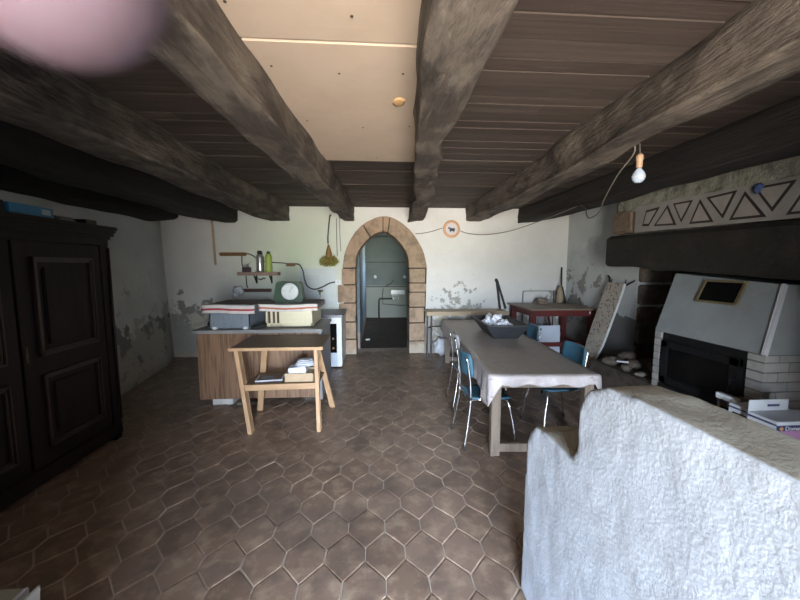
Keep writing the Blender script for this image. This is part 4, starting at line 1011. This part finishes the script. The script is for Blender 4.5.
def text(s, size, loc, rot, mat, parent):
    cu = bpy.data.curves.new('t', 'FONT'); cu.body = s; cu.size = size; cu.extrude = .001
    ob = bpy.data.objects.new('t', cu); me = bpy.data.meshes.new_from_object(ob)
    me.materials.clear(); me.materials.append(W[mat])
    o = bpy.data.objects.new('lettering', me); col.objects.link(o); o.parent = parent
    p = parent; off = Vector((0, 0, 0))
    while p: off += p.location; p = p.parent
    o.location = Vector(loc)-off; o.rotation_euler = rot
    bpy.data.objects.remove(ob); return o
text('Domaine', .040, (2.652, 2.022, .610), (PI/2, 0, 0), 'letter', t)
t = carton('wine_carton', 2.76, 2.96, 2.42, 2.585, .381, .62, 'dark brown carton with a white strip lid, furthest of the three beside the stove')
t.children[0].data.materials[0] = W['crate_dark']
b = MB(); b.box(2.74, 2.78, 2.42, 2.585, .62, .665, .004); b.build('lid_strip', 'enamel', t)
for i, (x, y, r, s3, mt) in enumerate(((3.10, 4.35, .09, (1.3, 1, .6), 'pebble'), (3.25, 4.15, .08, (1.2, 1.3, .7), 'stone_dark'), (3.08, 4.05, .055, (1, 1.2, .8), 'pebble'), (3.35, 4.4, .10, (1.2, 1, .8), 'stone_dark'), (3.12, 3.85, .05, (1.6, 1, .5), 'drift'), (3.42, 4.0, .07, (1.2, 1, .8), 'pebble'))):
    b = MB(); b.blob((x, y, .38+r*s3[2]*.95), r, .16, 2, i, 3, s3); o = b.build('rubble_stone', mt, origin=(x, y, .38))
    tag(o, ('flat grey stone at the far corner of the hearth', 'brown stone in the middle of the hearth rubble', 'smaller grey stone in front of the brown one on the hearth', 'largest dark stone against the recess wall on the hearth', 'pale flattened lump nearest the stove on the hearth', 'dark grey stone deepest in the hearth rubble')[i], 'stone', 'rubble on the hearth')
b = MB(); b.bar((3.06, 4.20, .47), (3.16, 4.12, .47), .035, .02); tag(b.build('white_chip', 'enamel', origin=(3.1, 4.16, .45)), 'small white chip lying on the hearth rubble', 'chip')

# ------------------------------------------------------------------ light bulb and its flex
t = thing('hanging_bulb', 'frosted light bulb in a brown socket hanging from the hewn beam', 'light bulb', (1.87, 2.46, 2.3))
bx, by = 1.872, 2.46
b = MB(); b.lathe([(.003, -.046), (.022, -.043), (.038, -.026), (.044, 0), (.038, .022), (.022, .045), (.015, .058)], (bx, by, 2.318), 24); b.build('glass', 'bulb', t)
b = MB(); b.lathe([(.014, 0), (.020, .006), (.020, .05), (.024, .055), (.024, .085), (.012, .10)], (bx, by, 2.375), 18); b.build('socket', 'socket', t)
b = MB(); b.tube([(bx, by, 2.47), (bx-.005, by, 2.54), (1.80, by+.01, 2.60)], .005, 8); b.build('flex', 'cable', t)
P = [(1.80, 2.47, 2.60), (1.86, 2.50, 2.50), (1.90, 2.72, 2.40), (2.02, 3.05, 2.28), (2.15, 3.32, 2.20), (2.25, 3.60, 2.185), (2.45, 4.0, 2.25), (2.66, 4.4, 2.42), (2.73, 4.64, 2.50)]
cord(P, .006, 'ceiling_cable', 'pale flex looping from the light bulb down and across to the dark beam', 'cable_pale')

# ------------------------------------------------------------------ corridor things
t = thing('wall_basin', 'white wall basin on the far corridor wall', 'basin', (.66, BY-.1, .8))
b = MB(); b.box(.44, .88, BY-.34, BY-.001, .78, .92, .01); b.build('bowl', 'porcelain', t)
b = MB(); b.lathe([(.05, 0), (.09, .12), (.14, .16)], (.60, BY-.16, .60), 16); b.box(.50, .70, BY-.12, BY-.002, .60, .76, .01); b.build('bracket', 'porcelain', t)
b = MB(); b.tube([(.52, BY-.04, .62), (.08, BY-.04, .62), (.06, BY-.04, .58), (.06, BY-.04, 0)], .026, 8); tag(b.build('waste_pipe', 'steel_dark', origin=(.06, BY-.04, 0)), 'dark waste pipe running from the basin to the corridor floor', 'pipe')
b = MB(); b.tube([(.20, BY-.03, .95), (.18, BY-.03, .78), (.18, BY-.03, .45), (.70, BY-.03, .40), (.95, BY-.03, .40)], .012, 6); tag(b.build('supply_pipe', 'steel_dark', origin=(.2, BY-.03, .4)), 'thin pipe frame around the corridor basin', 'pipe')
for x, l in ((-.06, 'white round disc on the left of the corridor end wall'), (.90, 'white round disc on the right of the corridor end wall')):
    b = MB(); b.lathe([(.05, 0), (.055, -.02), (.03, -.04)], (x, BY-.001, 1.33), 14, 'y'); tag(b.build('wall_disc', 'porcelain', origin=(x, BY, 1.33)), l, 'disc')
b = MB(); b.tube(smoothcurve([(.28, BY-.03, 1.04), (.42, BY-.03, 1.10), (.55, BY-.03, 1.22)], 5), .014, 6); tag(b.build('bent_pipe', 'steel_dark', origin=(.28, BY-.03, 1.04)), 'short bent pipe rising above the corridor wall ledge', 'pipe')
b = MB(); b.blob((-.22, 7.8, .03), .05, .2, 3, 1, 2, (1.3, 1, .5)); tag(b.build('white_cup', 'porcelain', origin=(-.22, 7.8, 0)), 'small white lump on the corridor floor by the left wall', 'debris')

# ------------------------------------------------------------------ foam box, bottom left
t = thing('foam_box', 'off-white box with an open flap at the bottom left edge', 'box', (-1.6, 1.0, 0))
b = MB(); b.box(-1.95, -1.285, .75, 1.262, 0, .51, .006); b.build('body', 'foam', t)
b = MB(); b.box(-1.283, -1.272, .76, 1.255, .02, .518, .003); b.build('side_lining', 'enamel_blue', t)
b = MB(); b.box(-1.262, -1.252, .80, 1.255, .10, .525, .003, Matrix.Rotation(.10, 3, 'Y')); b.build('flap', 'foam', t)

# ------------------------------------------------------------------ camera
cam = bpy.data.cameras.new('camera'); co = bpy.data.objects.new('camera', cam); col.objects.link(co)
yaw = math.atan(23/350); pit = math.atan(34/350)
co.location = (0, 0, H); co.rotation_euler = (PI/2-pit, 0, -yaw)
cam.sensor_width = 36; cam.lens = 350/800*36; cam.clip_start = .004; cam.clip_end = 100
cam.dof.use_dof = True; cam.dof.focus_distance = 3.2; cam.dof.aperture_fstop = 9
bpy.context.scene.camera = co

# the photographer's finger, close in front of the lens
mw = co.rotation_euler.to_matrix()
def cl(u, v, d): return Vector((0, 0, H))+mw @ Vector((u, v, -d))
d0 = .027
tip = cl((46-400)/350*d0, (300+52)/350*d0, d0)
dirn = (mw @ Vector((-.80, .55, .12))).normalized()
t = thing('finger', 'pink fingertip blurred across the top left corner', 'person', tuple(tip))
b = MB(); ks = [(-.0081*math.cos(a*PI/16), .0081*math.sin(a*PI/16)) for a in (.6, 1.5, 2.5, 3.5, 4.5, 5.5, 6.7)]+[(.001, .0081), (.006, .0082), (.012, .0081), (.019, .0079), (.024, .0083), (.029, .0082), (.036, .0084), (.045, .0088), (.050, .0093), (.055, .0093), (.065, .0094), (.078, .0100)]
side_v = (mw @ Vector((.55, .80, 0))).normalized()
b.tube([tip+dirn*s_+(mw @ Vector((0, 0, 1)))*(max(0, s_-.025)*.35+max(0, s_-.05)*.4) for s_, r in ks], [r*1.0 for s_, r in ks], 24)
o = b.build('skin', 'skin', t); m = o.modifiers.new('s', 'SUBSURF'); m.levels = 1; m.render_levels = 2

# ------------------------------------------------------------------ daylight
w = bpy.data.worlds.new('day'); bpy.context.scene.world = w; w.use_nodes = True
N = w.node_tree.nodes; L = w.node_tree.links
tc = N.new('ShaderNodeTexCoord'); sx = N.new('ShaderNodeSeparateXYZ'); L.new(tc.outputs['Generated'], sx.inputs[0])
rp = N.new('ShaderNodeValToRGB'); mr = N.new('ShaderNodeMapRange'); mr.inputs['From Min'].default_value = -1; L.new(sx.outputs[2], mr.inputs['Value']); L.new(mr.outputs[0], rp.inputs[0])
e = rp.color_ramp.elements; e[0].position = .0; e[0].color = (1.0, .88, .74, 1); e[1].position = 1; e[1].color = (1.1, 1.4, 1.95, 1)
for p, c in ((.44, (.98, .90, .78, 1)), (.5, (.85, .92, .88, 1)), (.54, (1.12, 1.32, 1.58, 1))):
    x = rp.color_ramp.elements.new(p); x.color = c
L.new(rp.outputs[0], N['Background'].inputs[0]); N['Background'].inputs[1].default_value = 60
def portal(name, loc, rot, sx_, sy_):
    li = bpy.data.lights.new(name, 'AREA'); li.shape = 'RECTANGLE'; li.size = sx_; li.size_y = sy_; li.cycles.is_portal = True
    o = bpy.data.objects.new(name, li); col.objects.link(o); o.location = loc; o.rotation_euler = rot
portal('entrance_daylight', (.10, FY+.01-.3, 1.12), (PI/2, 0, 0), 2.1, 2.25)
portal('corridor_window_daylight', (1.13, 9.75, 1.9), (PI/2, 0, PI/2), .5, .4)
sc = bpy.context.scene
sc.view_settings.view_transform = 'Standard'; sc.view_settings.look = 'None'; sc.view_settings.exposure = .42; sc.view_settings.gamma = 1
sc.view_settings.use_curve_mapping = False
sc.render.film_transparent = False
sc.cycles.max_bounces = 10; sc.cycles.diffuse_bounces = 6; sc.cycles.sample_clamp_indirect = 8
sc.cycles.use_denoising = True
